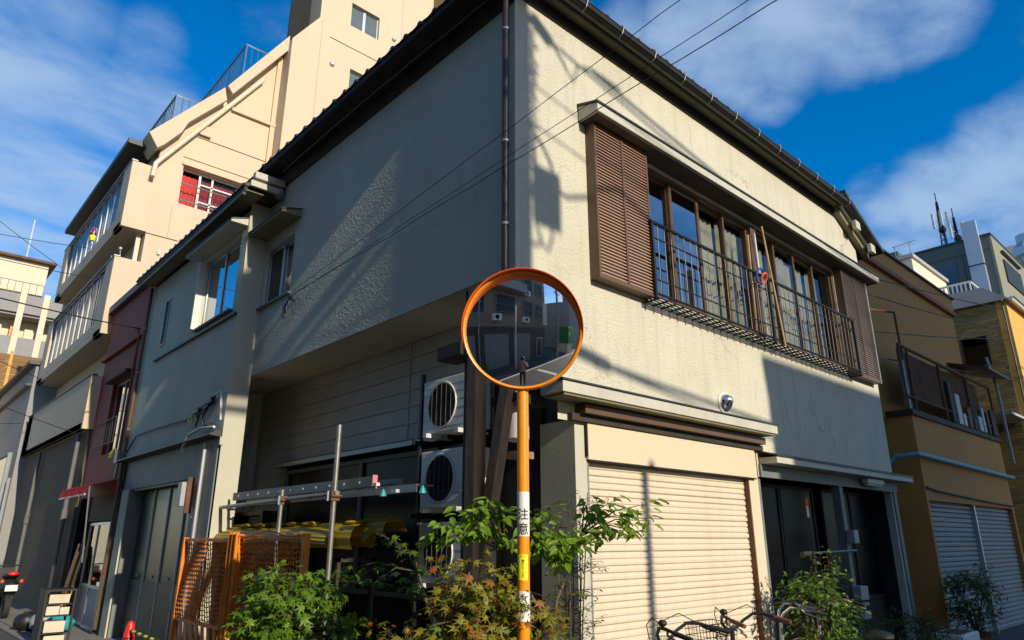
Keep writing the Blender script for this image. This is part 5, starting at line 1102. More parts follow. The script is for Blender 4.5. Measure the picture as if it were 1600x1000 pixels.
# ---------------------------------------------------------------- bicycles parked against the roller shutter
def bicycle(label, x, y, rz, steer, basket=True, m='black', gm='rubber', sad='black'):
    t = thing('bicycle', label, 'bicycle', (x, y, -.06), 'bicycles parked in front of the house', rz, local=True)
    # local frame: +Y is forward, front axle at y=.55
    def wheel(yy):
        s = B(); s.lathe([(.315, -.018), (.335, -.02), (.345, 0), (.335, .02), (.315, .018)], (0, yy, .345), (1, 0, 0), 32, closed=True); o = s.build('wheel', 'rubber', t, smooth=True)
        s = B(); s.lathe([(.305, -.012), (.318, -.012), (.318, .012), (.305, .012)], (0, yy, .345), (1, 0, 0), 32, closed=True); s.lathe([(.025, -.05), (.025, .05)], (0, yy, .345), (1, 0, 0), 10)
        for i in range(18): a = i*2*math.pi/18; s.tube([(.02*(-1)**i, yy, .345), (0, yy+.31*math.cos(a), .345+.31*math.sin(a))], .0018, 3, caps=False)
        s.build('rim', 'alu', o)
    wheel(.55); wheel(-.53)
    s = B(); s.tube([(0, -.12, .30), (0, -.23, .72)], .016, 8); s.tube([(0, -.12, .30), (0, .30, .45), (0, .40, .72)], .018, 8); s.tube([(0, -.12, .30), (.03, -.53, .345)], .01, 6); s.tube([(0, -.22, .72), (.05, -.53, .345)], .008, 6); s.tube([(0, -.22, .72), (-.05, -.53, .345)], .008, 6)
    s.tube([(0, .37, .62), (0, .35, .93)], .02, 8); s.tube([(.05, .40, .66), (.05, .55, .345)], .011, 6); s.tube([(-.05, .40, .66), (-.05, .55, .345)], .011, 6); s.build('bike_frame', m, t, smooth=True)
    s = B(); s.sphere((0, -.27, .76), .12, 12, 7, (.95, 1.25, .45)); s.build('saddle', sad, t, smooth=True)
    q = Quaternion((0, 0, 1), steer); c = Vector((0, .35, 0))
    def st(p): return c+q @ (Vector(p)-c)
    s = B(); half = [(.0, .35, .93), (.07, .36, .945), (.14, .34, 1.0), (.20, .28, 1.055), (.245, .20, 1.055), (.27, .10, 1.03), (.285, .02, 1.015)]
    s.tube([st((-p[0], p[1], p[2])) for p in half[::-1]]+[st(p) for p in half[1:]], .0125, 8); s.tube([st((0, .35, .80)), st((0, .35, .95))], .018, 8); hb = s.build('handlebar', 'black_iron' if m == 'black' else 'chrome', t, smooth=True)
    for k in (-1, 1):
        s = B(); s.tube([st((k*.266, .12, 1.035)), st((k*.292, -.02, 1.008))], [.0175, .0165], 10); s.build('grip', gm, hb, smooth=True)
        s = B(); s.tube([st((k*.245, .19, 1.05)), st((k*.285, .17, 1.02)), st((k*.33, .06, .985)), st((k*.335, .02, .975))], [.011, .008, .006, .006], 6); s.build('brake_lever', 'black_iron' if m == 'black' else 'chrome', hb, smooth=True)
        s = B(); s.tube([st((k*.24, .2, 1.055)), st((k*.2, .34, 1.12)), st((k*.08, .46, 1.05)), st((k*.03, .45, .85)), st((k*.03, .48, .66))], .004, 5); s.build('brake_cable', 'rubber', hb)
    s = B(); s.sphere(st((-.215, .245, 1.09)), .033, 10, 6, (1, 1, .75)); s.build('bell', 'black_iron', hb, smooth=True)
    if basket:
        s = B(); x0, x1, y0, y1, z0, z1 = -.16, .16, .45, .70, .72, .97
        for i in range(9):
            f = i/8; 
            for yy in (y0, y1): s.tube([st((x0+(x1-x0)*f, yy, z0)), st((x0-.02+(x1-x0+.04)*f, yy+(.02 if yy == y1 else 0), z1))], .0022, 4, caps=False)
            for xx, sg in ((x0, -1), (x1, 1)): s.tube([st((xx, y0+(y1-y0)*f, z0)), st((xx+sg*.02, y0+(y1-y0+.02)*f, z1))], .0022, 4, caps=False)
        for k in range(6):
            e = .02*k/5; zz = z0+(z1-z0)*k/5; s.tube([st((x0-e, y0, zz)), st((x1+e, y0, zz)), st((x1+e, y1+e, zz)), st((x0-e, y1+e, zz))], .0026 if k < 5 else .004, 4, closed=True)
        s.build('basket', 'black_iron', t)
    return t
bicycle('black bicycle with black grips left of its neighbour before the cream shutter', .72, -1.12, R(-12), R(18), False)
bicycle('bicycle with brown grips and a wire basket at the right end of the cream shutter', 1.88, -1.05, R(5), R(-14), True, 'black', 'brown_grip')
bicycle('silver handled bicycle standing in the shade before the porch, nearer the shutter', 2.95, -.95, R(10), R(25), False, 'alu_dull', 'rubber', 'black')
bicycle('silver handled bicycle deeper in the porch shade, nearest the second post', 3.85, -.85, R(-8), R(-20), True, 'alu_dull', 'rubber')

# ---------------------------------------------------------------- poles and rings at the guard rail, porch things
for i, (x, z1, m, l, lean) in enumerate(((4.47, 5.62, 'bamboo', 'long tan laundry pole leaning across the guard rail', .10), (4.28, 5.5, 'white_metal', 'white laundry pole standing behind the guard rail', .02), (4.12, 5.45, 'wood_frame', 'brown laundry pole left of the white one', -.01), (4.05, 5.42, 'bamboo', 'thin tan pole at the left of the laundry poles', -.02))):
    o = B().tube([(x+lean, -.2 if i == 0 else -.11, 3.98), (x-lean, -.17 if i == 0 else -.11, z1)], .013, 8).build('laundry_pole', m, smooth=True); cat_label(o, l, 'pole', 'laundry poles at the upstairs rail')
for c, m, l, r in (((4.12, -.19, 4.84), 'blue_ring', 'blue plastic ring hung on the guard rail', .085), ((4.2, -.2, 4.82), 'orange_ring', 'orange plastic ring hung inside the blue one', .06)):
    b = B(); b.tube([(c[0]+r*math.cos(a*.5236), c[1]-.03*math.sin(a*.5236), c[2]+r*math.sin(a*.5236)) for a in range(12)], .015, 8, closed=True); o = b.build('plastic_ring', m, smooth=True); cat_label(o, l, 'ring')
t = thing('porch_pole', 'thin horizontal pole tied across the dark porch', 'pole', (5.2, -.06, 1.45)); b = B(); b.tube([(4.75, -.06, 1.44), (6.2, -.06, 1.46)], .013, 6); b.build('pole', 'alu_dull', t); b = B(); b.tube([(4.62, -.06, 1.43), (4.9, -.06, 1.44)], .03, 8); b.build('pole_end', 'bamboo', t)
t = thing('meter_boxes', 'small grey boxes fixed to the middle porch post', 'meter box', (6.08, -.1, 1)); 
for z0, z1, w in ((1.55, 1.72, .14), (.85, 1.02, .24), (.62, .72, .22), (.78, .82, .2)): b = B(); b.box(6.08-w/2, 6.08+w/2, -.14, -.03, z0, z1); b.build('box', 'pvc', t, bevel=.006)
t = thing('orange_tipped_stick', 'thin stick with an orange and white tip standing in the porch plants', 'stick', (4.55, -.25, 0)); b = B(); b.tube([(4.5, -.25, 0), (4.5, -.25, 1.85)], .008, 6); b.build('stick', 'black', t); b = B(); b.tube([(4.5, -.25, 1.85), (4.5, -.25, 1.98)], .014, 6); b.build('white_band', 'sticker_white', t); b = B(); b.lathe([(.02, 0), (.02, .05), (.008, .1)], (4.5, -.25, 1.98), n=8); b.build('tip', 'orange_ring', t)
t = thing('planter_box', 'white foam planter box on the ground at the right of the porch', 'planter', (8.0, -.5, 0)); b = B(); b.box(7.55, 8.3, -.75, -.35, .0, .36); b.build('box', 'sticker_white', t, bevel=.02); b = B(); b.box(7.6, 8.25, -.70, -.40, .36, .362); b.build('soil', 'bark', t)

# ---------------------------------------------------------------- overhead wires
def wire(label, a, b_, sag=.12, r=.008, wob=.012, n=26, group='overhead wires'):
    o = B().tube(catenary(a, b_, sag, n, wob), r, 6).build('overhead_wire', 'black', smooth=True); return cat_label(o, label, 'wire', group)
random.seed(21)
wire('thick twisted wire crossing the corner of the house to the small side window', (-.09, 4.46, 4.755), (-.10, -8.9, 5.15), .03, .0038, .007, 40)
wire('thin wire running just above the thick twisted one', (-.09, 4.50, 4.74), (-.22, -8.9, 5.32), .03, .003, .003, 30)
wire('upper wire passing over the window canopy corner to the side wall', (-.09, 4.40, 4.80), (-.50, -8.9, 5.62), -.02, .0033, .006, 34)
wire('topmost wire going from the eaves of the side wall over the corner', (-.33, 4.55, 6.62), (-1.75, -8.9, 3.9), -.25, .0033, .004, 30)
for i, (a, b_) in enumerate((((-.3, 14.5, 3.9), (-5.9, 14, 5.9)), ((-.33, 10.9, 5.7), (-6.2, 9, 5.75)), ((-.52, 17, 9.4), (-6.5, 17, 9.2)), ((-.6, 21, 10), (-6.3, 15, 11.2)), ((-.52, 15, 7.9), (-6.2, 13.5, 7.7)), ((-.6, 19.5, 6.0), (-6.2, 12, 6.6)), ((-.6, 22.4, 5.1), (-6.2, 15, 4.1)))):
    wire(('lowest wire crossing the narrow street to the concrete balcony', 'thick wire ending in the bent pipe on the red house', 'wire crossing the street at the upper balcony', 'highest slanting wire at the left over the far flats', 'wire crossing the street to the lower glazed balcony', 'slanting wire at the left before the far flats', 'wire ending at the grey workshop corner')[i], a, b_, .15, .012 if i == 1 else .008, .004)
for i, (z, dz) in enumerate(((6.05, .25), (5.7, .2), (5.0, .3), (4.55, .2))):
    wire(('upper wire in front of the ochre gable', 'second wire in front of the ochre gable', 'third wire running from the ochre house to the brick house', 'lowest wire between the ochre house and the brick house')[i], (8.3, .05, z), (30, -1.2, z+dz*14), .25, .010, .004)
# ---------------------------------------------------------------- plants
def leaf_mesh(kind, m, name='leaf'):
    s = B()
    if kind == 'maple':
        lobes = [(-150, .42), (-105, .72), (-52, .92), (0, 1.0), (52, .92), (105, .72), (150, .42)]; pts = []
        for i, (a, l) in enumerate(lobes):
            a = R(a); pts.append((l*math.sin(a), l*math.cos(a), -.16*l))
            if i < 6:
                a2 = R((lobes[i][0]+lobes[i+1][0])/2); pts.append((.30*math.sin(a2), .30*math.cos(a2), .0))
        vs = [(0, 0, .02)]+pts; n = len(pts); s.add(vs, [(0, i+2, i+1) for i in range(n-1)]+[(0, 1, n)])
    elif kind == 'ovate':
        prof = [(0, 0), (.12, .13), (.32, .22), (.55, .20), (.78, .10), (1.0, 0)]
        vs = []
        for y, w in prof: vs += [(-w, y, .06-.18*y*y), (0, y, -.20*y*y-.02), (w, y, .06-.18*y*y)]
        s.add(vs, [q for i in range(5) for q in ((3*i, 3*i+1, 3*i+4, 3*i+3), (3*i+1, 3*i+2, 3*i+5, 3*i+4))])
    else:
        s.add([(0, 0, 0), (-.16, .45, .03), (0, 1, -.08), (.16, .45, .03)], [(0, 2, 1), (0, 3, 2)])
    return s.mesh(name, m)
LM = {}
for k in ('maple', 'ovate', 'small'):
    for c in 'abcdef': LM[k+c] = leaf_mesh(k, 'leaf_'+c)
def leaf_rot(normal, down, roll=0):
    "rotation that lays the leaf along 'down' with its face to 'normal'"
    y = Vector(down).normalized(); z = Vector(normal); z = (z-y*z.dot(y)).normalized(); x = y.cross(z)
    return Matrix((x, y, z)).transposed().to_quaternion() @ Quaternion((0, 1, 0), roll)
rnd = random.uniform
class Plant:
    def __init__(s, name, label, loc, cat='plant', group=None, limit=300):
        s.t = thing(name, label, cat, loc, group); s.n = 0; s.limit = limit; s.rest = {}; s.wood = B(); s.items = []
    def leaf(s, me, p, q, sz): s.items.append((me, Vector(p), q, sz))
    def finish(s, cam=CAM):
        if s.wood.v: s.wood.build('stem', 'bark', s.t, smooth=True)
        s.items.sort(key=lambda i: (i[1]-cam).length/i[3])
        for k, (me, p, q, sz) in enumerate(s.items):
            if k < s.limit: inst(me, 'leaf', s.t, p, q, sz)
            else:
                b = s.rest.setdefault(me.materials[0].name, B()); b.add([p+q @ (Vector(v.co)*sz) for v in me.vertices], [tuple(f.vertices) for f in me.polygons])
        for m, b in s.rest.items():
            b.build('leaves', bpy.data.materials[m], s.t, kind='stuff')
        return s.t
def crown_plant(pl, base, centre, rad, twigs, per, kind, cols, size, seed, up=.5, limb=6, flat=1.0, droop=.5):
    random.seed(seed); base = Vector(base); c = Vector(centre); limbs = []
    for i in range(limb):
        a = rnd(0, 6.28); e = c+Vector((math.cos(a)*rad[0]*.5, math.sin(a)*rad[1]*.5, rnd(-.4, .35)*rad[2])); mid = base.lerp(e, .5)+Vector((rnd(-.06, .06), rnd(-.06, .06), .05))
        pl.wood.tube([base+Vector((rnd(-.03, .03), rnd(-.03, .03), 0)), mid, e], [.013, .009, .004], 6); limbs.append((mid, e))
    for i in range(twigs):
        d = Vector((rnd(-1, 1), rnd(-1, 1), rnd(-.75, 1))); 
        if d.length < .1: continue
        d.normalize(); rr = rnd(.72, 1.0)*(1+.16*math.sin(d.x*5+seed)+.14*math.sin(d.y*6+d.z*5))
        p = c+Vector((d.x*rad[0], d.y*rad[1], d.z*rad[2]))*rr
        a = min(limbs, key=lambda L_: (L_[1]-p).length)[1]; pl.wood.tube([a, a.lerp(p, .6)+Vector((0, 0, .03)), p], [.004, .003, .0015], 4, caps=False)
        out = Vector((d.x, d.y, d.z*.4+.02))
        for k in range(per):
            pp = p+Vector((rnd(-1, 1), rnd(-1, 1), rnd(-.6, .6)))*size*1.5; az = rnd(0, 6.28)
            dn = (out*.8+Vector((math.cos(az)*.8, math.sin(az)*.8, -droop*rnd(.3, 1.2)))); nm = Vector((d.x*.4-.15+rnd(-.35, .35), d.y*.4-.35+rnd(-.35, .35), up+rnd(0, .5)))
            pl.leaf(LM[kind+random.choice(cols)], pp, leaf_rot(nm, dn, rnd(-.6, .6)), size*rnd(.5, 1.25))
# green maple at the left
p = Plant('green_maple', 'bushy bright green maple in front of the orange barrier', (-.95, 2.0, 0), 'bush')
crown_plant(p, (-.85, 2.1, .1), (-.90, 1.85, .93), (.40, .52, .44), 210, 6, 'maple', 'aabbf', .072, 4, droop=.45); crown_plant(p, (-.85, 2.1, .1), (-.90, 2.25, .60), (.36, .42, .34), 100, 6, 'maple', 'aab', .070, 14, droop=.45); p.finish()
# rust tinged maple round the mirror pole
p = Plant('rusty_maple', 'olive and rust coloured maple at the foot of the orange mirror pole', (-.85, -.45, 0), 'bush')
crown_plant(p, (-.75, -.5, .1), (-.86, -.56, 1.10), (.33, .36, .36), 170, 6, 'maple', 'ccccccbd', .054, 8, droop=.5); crown_plant(p, (-.75, -.5, .1), (-1.0, -.25, .86), (.36, .36, .26), 100, 6, 'maple', 'cccccd', .054, 9, droop=.5); crown_plant(p, (-.75, -.5, .1), (-.58, -.80, 1.03), (.16, .18, .24), 34, 5, 'maple', 'cccd', .052, 10, droop=.5); p.finish()
# broad-leaved shrub with two branches either side of the pole
p = Plant('broadleaf_shrub', 'light green broad leaved shrub reaching out both sides of the mirror pole', (-.42, -.62, 0), 'shrub')
random.seed(31)
p.wood.tube([(-.42, -.70, 0), (-.40, -.72, .7), (-.36, -.74, 1.05), (-.28, -.70, 1.22)], [.022, .018, .015, .012], 7)
p.wood.tube([(-.36, -.74, 1.05), (-.44, -.62, 1.25), (-.52, -.55, 1.45)], [.014, .011, .007], 6)
SH = Vector((0, 0, 0))
def spray(tip0, tips, n, seed, cols, size):
    random.seed(seed)
    for tp in tips:
        a = Vector(tip0)+SH; b_ = Vector(tp)+SH; mid = a.lerp(b_, .5)+Vector((0, 0, .06)); p.wood.tube([a, mid, b_], [.007, .005, .002], 5)
        for k in range(n):
            f = rnd(.55, 1.08); q = (a.lerp(mid, f*2) if f < .5 else mid.lerp(b_, (f-.5)*2)); az = rnd(0, 6.28); side = Vector((math.cos(az), math.sin(az), 0))
            if (Vector((q.x, q.y))-Vector((PX, PY))).length < .105: continue
            dn = side*.9+(b_-a).normalized()*.5+Vector((0, 0, -rnd(.1, 1.1))); p.leaf(LM['ovate'+random.choice(cols)], q+side*rnd(.01, .05)+Vector((0, 0, rnd(-.04, .04))), leaf_rot((rnd(-.6, .2), rnd(-1.1, -.3), .75), dn, rnd(-.3, .3)), size*rnd(.65, 1.2))
spray((-.52, -.45, 1.52), [(-1.01, -0.27, 1.62), (-0.98, -0.35, 1.71), (-0.96, -0.43, 1.64), (-0.88, -0.43, 1.77), (-0.84, -0.53, 1.80), (-0.74, -0.54, 1.84), (-0.64, -0.56, 1.77), (-0.88, -0.56, 1.67), (-0.76, -0.60, 1.65), (-0.61, -0.59, 1.57), (-0.42, -0.70, 1.52), (-0.33, -0.73, 1.58), (-0.22, -0.77, 1.63), (-0.26, -0.65, 1.73), (-0.32, -0.81, 1.54), (-0.33, -0.58, 1.76), (-0.19, -0.80, 1.57)], 22, 2, 'fffbb', .082)
spray((-.30, -.75, 1.45), [(-.52, -.98, 1.56), (-.38, -.98, 1.58), (-.42, -.9, 1.48), (-.30, -1.02, 1.62)], 30, 5, 'ffb', .082)
SH = Vector((.27, .27, .05)); p.wood.tube([(-.28, -.70, 1.22), (-.05, -.62, 1.42), (.15, -.55, 1.63)], [.012, .009, .006], 7)
spray((-.12, -.82, 1.58), [(-.02, -1.06, 1.82), (.06, -1.14, 1.72), (.17, -1.22, 1.80), (.0, -1.12, 1.60), (.16, -1.24, 1.68), (-.20, -1.05, 1.72), (-.30, -1.05, 1.80), (-.10, -1.02, 1.58), (.10, -1.18, 1.60)], 15, 6, 'ffffb', .084)
p.finish()
# dark maple branch reaching left
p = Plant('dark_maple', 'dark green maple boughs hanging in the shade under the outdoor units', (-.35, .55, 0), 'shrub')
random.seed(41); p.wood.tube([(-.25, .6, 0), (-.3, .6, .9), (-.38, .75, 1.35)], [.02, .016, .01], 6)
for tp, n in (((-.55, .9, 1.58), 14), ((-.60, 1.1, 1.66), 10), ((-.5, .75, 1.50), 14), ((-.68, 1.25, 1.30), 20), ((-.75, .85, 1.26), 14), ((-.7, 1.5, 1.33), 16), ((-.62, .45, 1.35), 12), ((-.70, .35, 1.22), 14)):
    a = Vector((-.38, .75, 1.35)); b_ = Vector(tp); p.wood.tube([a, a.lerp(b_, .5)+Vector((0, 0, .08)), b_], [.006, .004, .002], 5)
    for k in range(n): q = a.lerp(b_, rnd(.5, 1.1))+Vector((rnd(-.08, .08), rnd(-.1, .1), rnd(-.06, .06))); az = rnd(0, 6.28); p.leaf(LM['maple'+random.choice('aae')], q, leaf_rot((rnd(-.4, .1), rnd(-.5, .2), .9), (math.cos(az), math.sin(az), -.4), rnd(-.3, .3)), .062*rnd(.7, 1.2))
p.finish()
# nandina stems before the shutter post
p = Plant('nandina', 'tall thin stemmed nandina with fine leaves at the left edge of the cream shutter', (-.05, -.45, 0), 'shrub'); random.seed(51)
for i in range(8):
    x, y = rnd(-.28, .30), rnd(-.75, -.35); h = rnd(1.35, 2.0); lx, ly = rnd(-.12, .16), rnd(-.1, .05)
    pts = [Vector((x, y, 0)), Vector((x+lx*.4, y+ly*.4, h*.5)), Vector((x+lx, y+ly, h))]; p.wood.tube(pts, [.008, .006, .003], 5)
    for k in range(12):
        f = rnd(.5, 1.0); q = pts[1].lerp(pts[2], (f-.5)*2); az = rnd(0, 6.28); L_ = rnd(.10, .26); e = q+Vector((math.cos(az)*L_, math.sin(az)*L_, rnd(-.06, .16))); p.wood.tube([q, q.lerp(e, .5)+Vector((0, 0, .02)), e], [.003, .002, .001], 4, caps=False)
        for j in range(9):
            qq = q.lerp(e, .25+.85*j/9); a2 = az+(1 if j % 2 else -1)*rnd(.6, 1.2); p.leaf(LM['small'+random.choice('aabce')], qq, leaf_rot((rnd(-.3, .1), rnd(-.5, .1), 1), (math.cos(a2), math.sin(a2), rnd(-.6, .2)), rnd(-.5, .5)), rnd(.03, .052))
p.finish()
# porch shrubs
p = Plant('porch_shrub', 'leafy green shrub beside the cream shutter post in front of the porch', (3.95, -.5, 0), 'shrub')
crown_plant(p, (3.95, -.45, .2), (3.92, -.5, .85), (.38, .30, .46), 170, 6, 'ovate', 'aaabe', .068, 61); crown_plant(p, (3.95, -.45, .2), (4.4, -.45, .68), (.30, .28, .26), 80, 6, 'ovate', 'aae', .066, 62); crown_plant(p, (3.95, -.45, .4), (3.95, -.6, 1.30), (.22, .2, .22), 16, 4, 'ovate', 'ab', .05, 63); p.finish()
p = Plant('porch_ground_plants', 'low dark plants in pots along the porch step', (6.5, -.6, 0), 'plants')
crown_plant(p, (6.3, -.5, .05), (6.3, -.55, .45), (.6, .3, .32), 130, 6, 'ovate', 'eea', .05, 71); crown_plant(p, (7.0, -.5, .05), (7.0, -.6, .40), (.45, .3, .26), 50, 5, 'small', 'ecc', .06, 72); p.finish()
p = Plant('potted_shrub', 'dark potted shrub in front of the grey blue shutters', (8.75, -.6, 0), 'potted plant')
crown_plant(p, (8.75, -.6, .25), (8.8, -.6, .75), (.34, .32, .44), 200, 8, 'small', 'aaee', .085, 81); p.finish()
t = thing('flower_pot', 'terracotta pot under the dark shrub by the grey blue shutters', 'pot', (8.75, -.6, 0)); b = B(); b.lathe([(.13, 0), (.19, .28), (.20, .30), (.17, .30), (.16, .26), (1e-4, .26)], (8.75, -.6, .0), n=18); b.build('pot', 'terracotta', t, smooth=True)
t = thing('flower_pot', 'smaller terracotta pot left of the dark shrub', 'pot', (8.42, -.85, 0)); b = B(); b.lathe([(.10, 0), (.15, .22), (.16, .24), (.13, .24), (.12, .2), (1e-4, .2)], (8.42, -.85, .0), n=18); b.build('pot', 'terracotta', t, smooth=True)
t = thing('plant_trough', 'long concrete plant trough at the corner of the house', 'planter', (-.7, .6, 0)); b = B(); b.box(-1.05, -.25, -.85, 3.0, 0.013, .22); b.build('trough', 'kerb', t, bevel=.02); b = B(); b.box(-.98, -.32, -.78, 2.93, .22, .225); b.build('soil', 'bark', t)
# ---------------------------------------------------------------- what stands across the crossing (seen in the mirror, and what throws the shadows)
wb = thing('corner_flats', 'dark tiled three storey flats across the narrow street, seen in the mirror', 'building', (-8, -3, 0))
b = B(); wall_grid(b, 'x', -7.9, -.3, -12.6, 12, 0, 11, []); b.box(-18, -7.9, -12.7, -12.6, 0, 11); b.build('wall', 'bldg_dark', wb)
b = B(); b.box(-7.897, -7.87, -12.6, 12, 0, 3.5); b.build('base_tiles', 'base_dark', wb)
b = B(); b.box(-18, -7.85, -12.75, 12, 11, 11.3); b.build('parapet', 'bldg_dark', wb); b = B(); b.box(-7.899, -7.8, -12.6, 12, 3.55, 3.75); b.build('band', 'concrete_dark', wb)
for k, z in enumerate((4.6, 7.6)):
    for y, w in ((-12, 1.2), (-10, 1.5), (-7.4, 2.2), (-4.2, 2.2), (-1.6, 1.1), (1.2, 1.1), (4, 2.2)):
        b = B(); b.box(-7.895, -7.86, y, y+w, z, z+1.9); o = b.build('window', 'black', wb); b = B(); frame(b, 'x', -7.86, .05, y, y+w, z, z+1.9, .05); b.build('window_frame', 'alu_dull', o)
        b = B(); b.tube([(-7.75, y, z+.9), (-7.75, y+w, z+.9)], .02, 5); b.tube([(-7.75, y, z+.2), (-7.75, y+w, z+.2)], .02, 5); b.build('window_guard', 'alu_dull', o)
for k, (y, z) in enumerate(((-9.0, 4.0), (-5.6, 4.0), (-2.6, 4.1), (.4, 4.0), (-5.4, 7.0), (-9.2, 7.0))):
    b = B(); b.box(-7.86, -7.45, y, y+.75, z, z+.55); o = b.build('wall_unit', 'ac_white', wb, bevel=.02); b = B(); b.lathe([(.2, 0), (1e-4, 0)], (-7.448, y+.42, z+.28), (1, 0, 0), 20); b.build('fan', 'black', o)
b = B(); b.box(-7.86, -7.0, -8.2, -2.2, 6.9, 7.02); b.box(-7.05, -7.0, -8.2, -2.2, 7.02, 7.9); b.build('balcony', 'cream_grey', wb)
b = B(); b.box(-7.2, -7.14, -11.9, -11.1, 3.9, 6.6); b.tube([(-7.88, -11.5, 6.2), (-7.2, -11.5, 6.2)], .03, 6); b.tube([(-7.88, -11.5, 4.3), (-7.2, -11.5, 4.3)], .03, 6); b.build('projecting_sign', 'ivory', wb)
for y, w in ((-11.9, 1.2), (-.7, 1.0), (2.4, 1.6)): b = B(); b.box(-7.869, -7.845, y, y+w, .1, 2.4); o = b.build('entrance_door', 'door_green', wb); b = B(); frame(b, 'x', -7.844, .04, y, y+w, .1, 2.4, .06); b.build('door_frame', 'alu', o)
for y in (-9.6, -6.6, -3.4): b = B(); b.box(-7.869, -7.83, y, y+2.4, .05, 2.9); b.build('garage_door', 'concrete_dark', wb)
for y in (-3.7, -.6): b = B(); b.tube([(-7.78, y, 0), (-7.78, y, 10.8)], .05, 8); b.build('rain_pipe', 'alu_dull', wb)
up3 = thing('utility_pole', 'grey utility pole on the far side of the narrow street, seen in the mirror', 'utility pole', (-6.3, -13.2, 0)); b = B(); b.tube([(-6.3, -13.2, 0), (-6.3, -13.2, 11)], [.18, .13], 14); b.build('pole', 'concrete', up3, smooth=True); b = B(); b.box(-6.38, -6.22, -14.2, -12.2, 9.2, 9.3); b.box(-6.38, -6.22, -13.9, -12.5, 8.4, 8.5); b.build('crossarm', 'alu_dull', up3)
t = thing('lamp_post', 'thin white street lamp post across the narrow street, seen in the mirror', 'lamp post', (-6.6, -6.3, 0)); b = B(); b.tube([(-6.6, -6.3, 0), (-6.6, -6.3, 5.2)], .05, 8); b.build('post', 'white_metal', t); b = B(); b.tube([(-6.6, -6.3, 5.1), (-6.1, -6.3, 5.3)], .03, 6); b.build('lamp_arm', 'white_metal', t)
p = Plant('verge_shrubs', 'low flowering shrubs along the flats across the street', (-7, -3.5, 0), 'shrubs', limit=60); crown_plant(p, (-7, -3.5, 0), (-7.2, -3.0, .5), (.4, 1.5, .5), 70, 5, 'ovate', 'abf', .12, 91); p.finish()
t = thing('green_awning_stall', 'green sheeted stall far down the street, seen in the mirror', 'stall', (-6.3, -17, 0)); b = B(); b.box(-8.2, -6.2, -19.5, -17, 1.5, 4.2); b.build('sheet', 'green_cloth', t, bevel=.05); b = B(); b.box(-8.1, -6.3, -19.4, -17.1, 0, 1.5); b.build('counter', 'ivory', t); b = B(); b.box(-6.19, -6.1, -17.5, -17.1, 2.8, 3.3); b.build('stall_sign', 'sticker_yellow', t)
t = thing('pale_house', 'pale house behind the green stall down the street', 'house', (-10, -24, 0)); b = B(); b.box(-14, -7.4, -32, -21, 0, 9.5); b.build('wall', 'concrete', t); b = B(); b.box(-14.2, -7.2, -32.2, -20.8, 9.5, 9.7); b.build('roof', 'roof_grey', t)
# house on the far side of the wide street: its shade lies on the right of our picture
t = thing('opposite_house', 'grey two storey house across the wide street', 'house', (4, -14, 0)); b = B(); wall_grid(b, 'y', -13.6, -.3, 3.72, 13.9, 0, 9.35, [(5, 6.6, 5.2, 6.8), (7.5, 9.1, 5.2, 6.8)]); b.box(3.72, 13.9, -20, -13.62, 0, 9.3); b.build('wall', 'grey_light', t); b = B(); b.box(3.67, 14, -20.1, -13.55, 9.3, 9.42); b.build('roof', 'roof_grey', t)
t = thing('opposite_sun_blocker', 'unseen grey block added above the house across the wide street to block the sun', 'building', (8.5, -15, 0)); b = B(); b.box(8.2, 14.2, -21, -14.0, 9.43, 13.9); b.build('wall', 'concrete', t)  # added out of view to keep the sun off the ochre house
# utility pole
up = thing('utility_pole', 'grey concrete utility pole with transformers, step bolts and cable sleeves across the wide street', 'utility pole', (-.31, -9, 0)); UX, UY = -.35, -9.0
b = B(); b.tube([(UX, UY, 0), (UX, UY, 10.35)], [.18, .145], 16); b.build('pole', 'concrete', up, smooth=True)
for i in range(26):
    s = 1 if i % 2 else -1; z = 2.6+i*.31; b = B(); b.tube([(UX, UY, z), (UX+s*(.165+.075), UY, z), (UX+s*(.165+.08), UY, z+.05)], .021, 5); b.build('step_bolt', 'alu_dull', up)
b = B(); b.box(UX-1.15, UX+.2, UY-.06, UY+.06, 11.35, 11.45); b.box(UX-.95, UX+.15, UY-.06, UY+.06, 9.35, 9.43); b.build('crossarm', 'alu_dull', up); b = B(); b.tube([(UX, UY, 10.3), (UX, UY, 12.4)], .13, 12); b.build('pole_top', 'concrete', up)
for x in (UX-.52, UX-.93): b = B(); b.lathe([(.21, 0), (.23, .04), (.23, 1.5), (.20, 1.58), (.08, 1.66)], (x, UY, 9.72), n=18); o = b.build('transformer', 'grey_light', up, smooth=True); b = B(); b.tube([(x, UY, 11.3), (x, UY, 11.6)], .05, 8); b.build('bushing', 'white_metal', o)
b = B(); b.box(UX-1.15, UX+.1, UY-.2, UY+.2, 9.62, 9.70); b.build('platform', 'alu_dull', up)
b = B(); b.tube([(UX+.18, UY, 10.1), (UX+.18, UY, 9.75), (UX+.2, UY, 9.4)], .018, 6); b.tube([(UX+.18, UY, 9.0), (UX+.22, UY, 8.6)], .02, 6); b.build('riser_cable', 'black', up)
random.seed(77); b = B()
for k in range(16): z = 8.7+k*.105; b.tube([(UX+.14, UY, z+.05), (UX+.17+random.uniform(.02, .10), UY, z), (UX+.14, UY, z-.06)], .022, 5)
b.build('cable_tie', 'black', up)
def sleeve_(p, q, r): s = B(); s.tube([p, Vector(p).lerp(Vector(q), .12), Vector(p).lerp(Vector(q), .88), q], [r*.5, r, r, r*.45], 12); s.build('cable_sleeve', 'black', up, smooth=True)
sleeve_((UX+.15, UY, 10.42), (UX+.47, UY, 10.22), .085); sleeve_((UX+.62, UY, 6.98), (UX+1.22, UY, 6.87), .065)
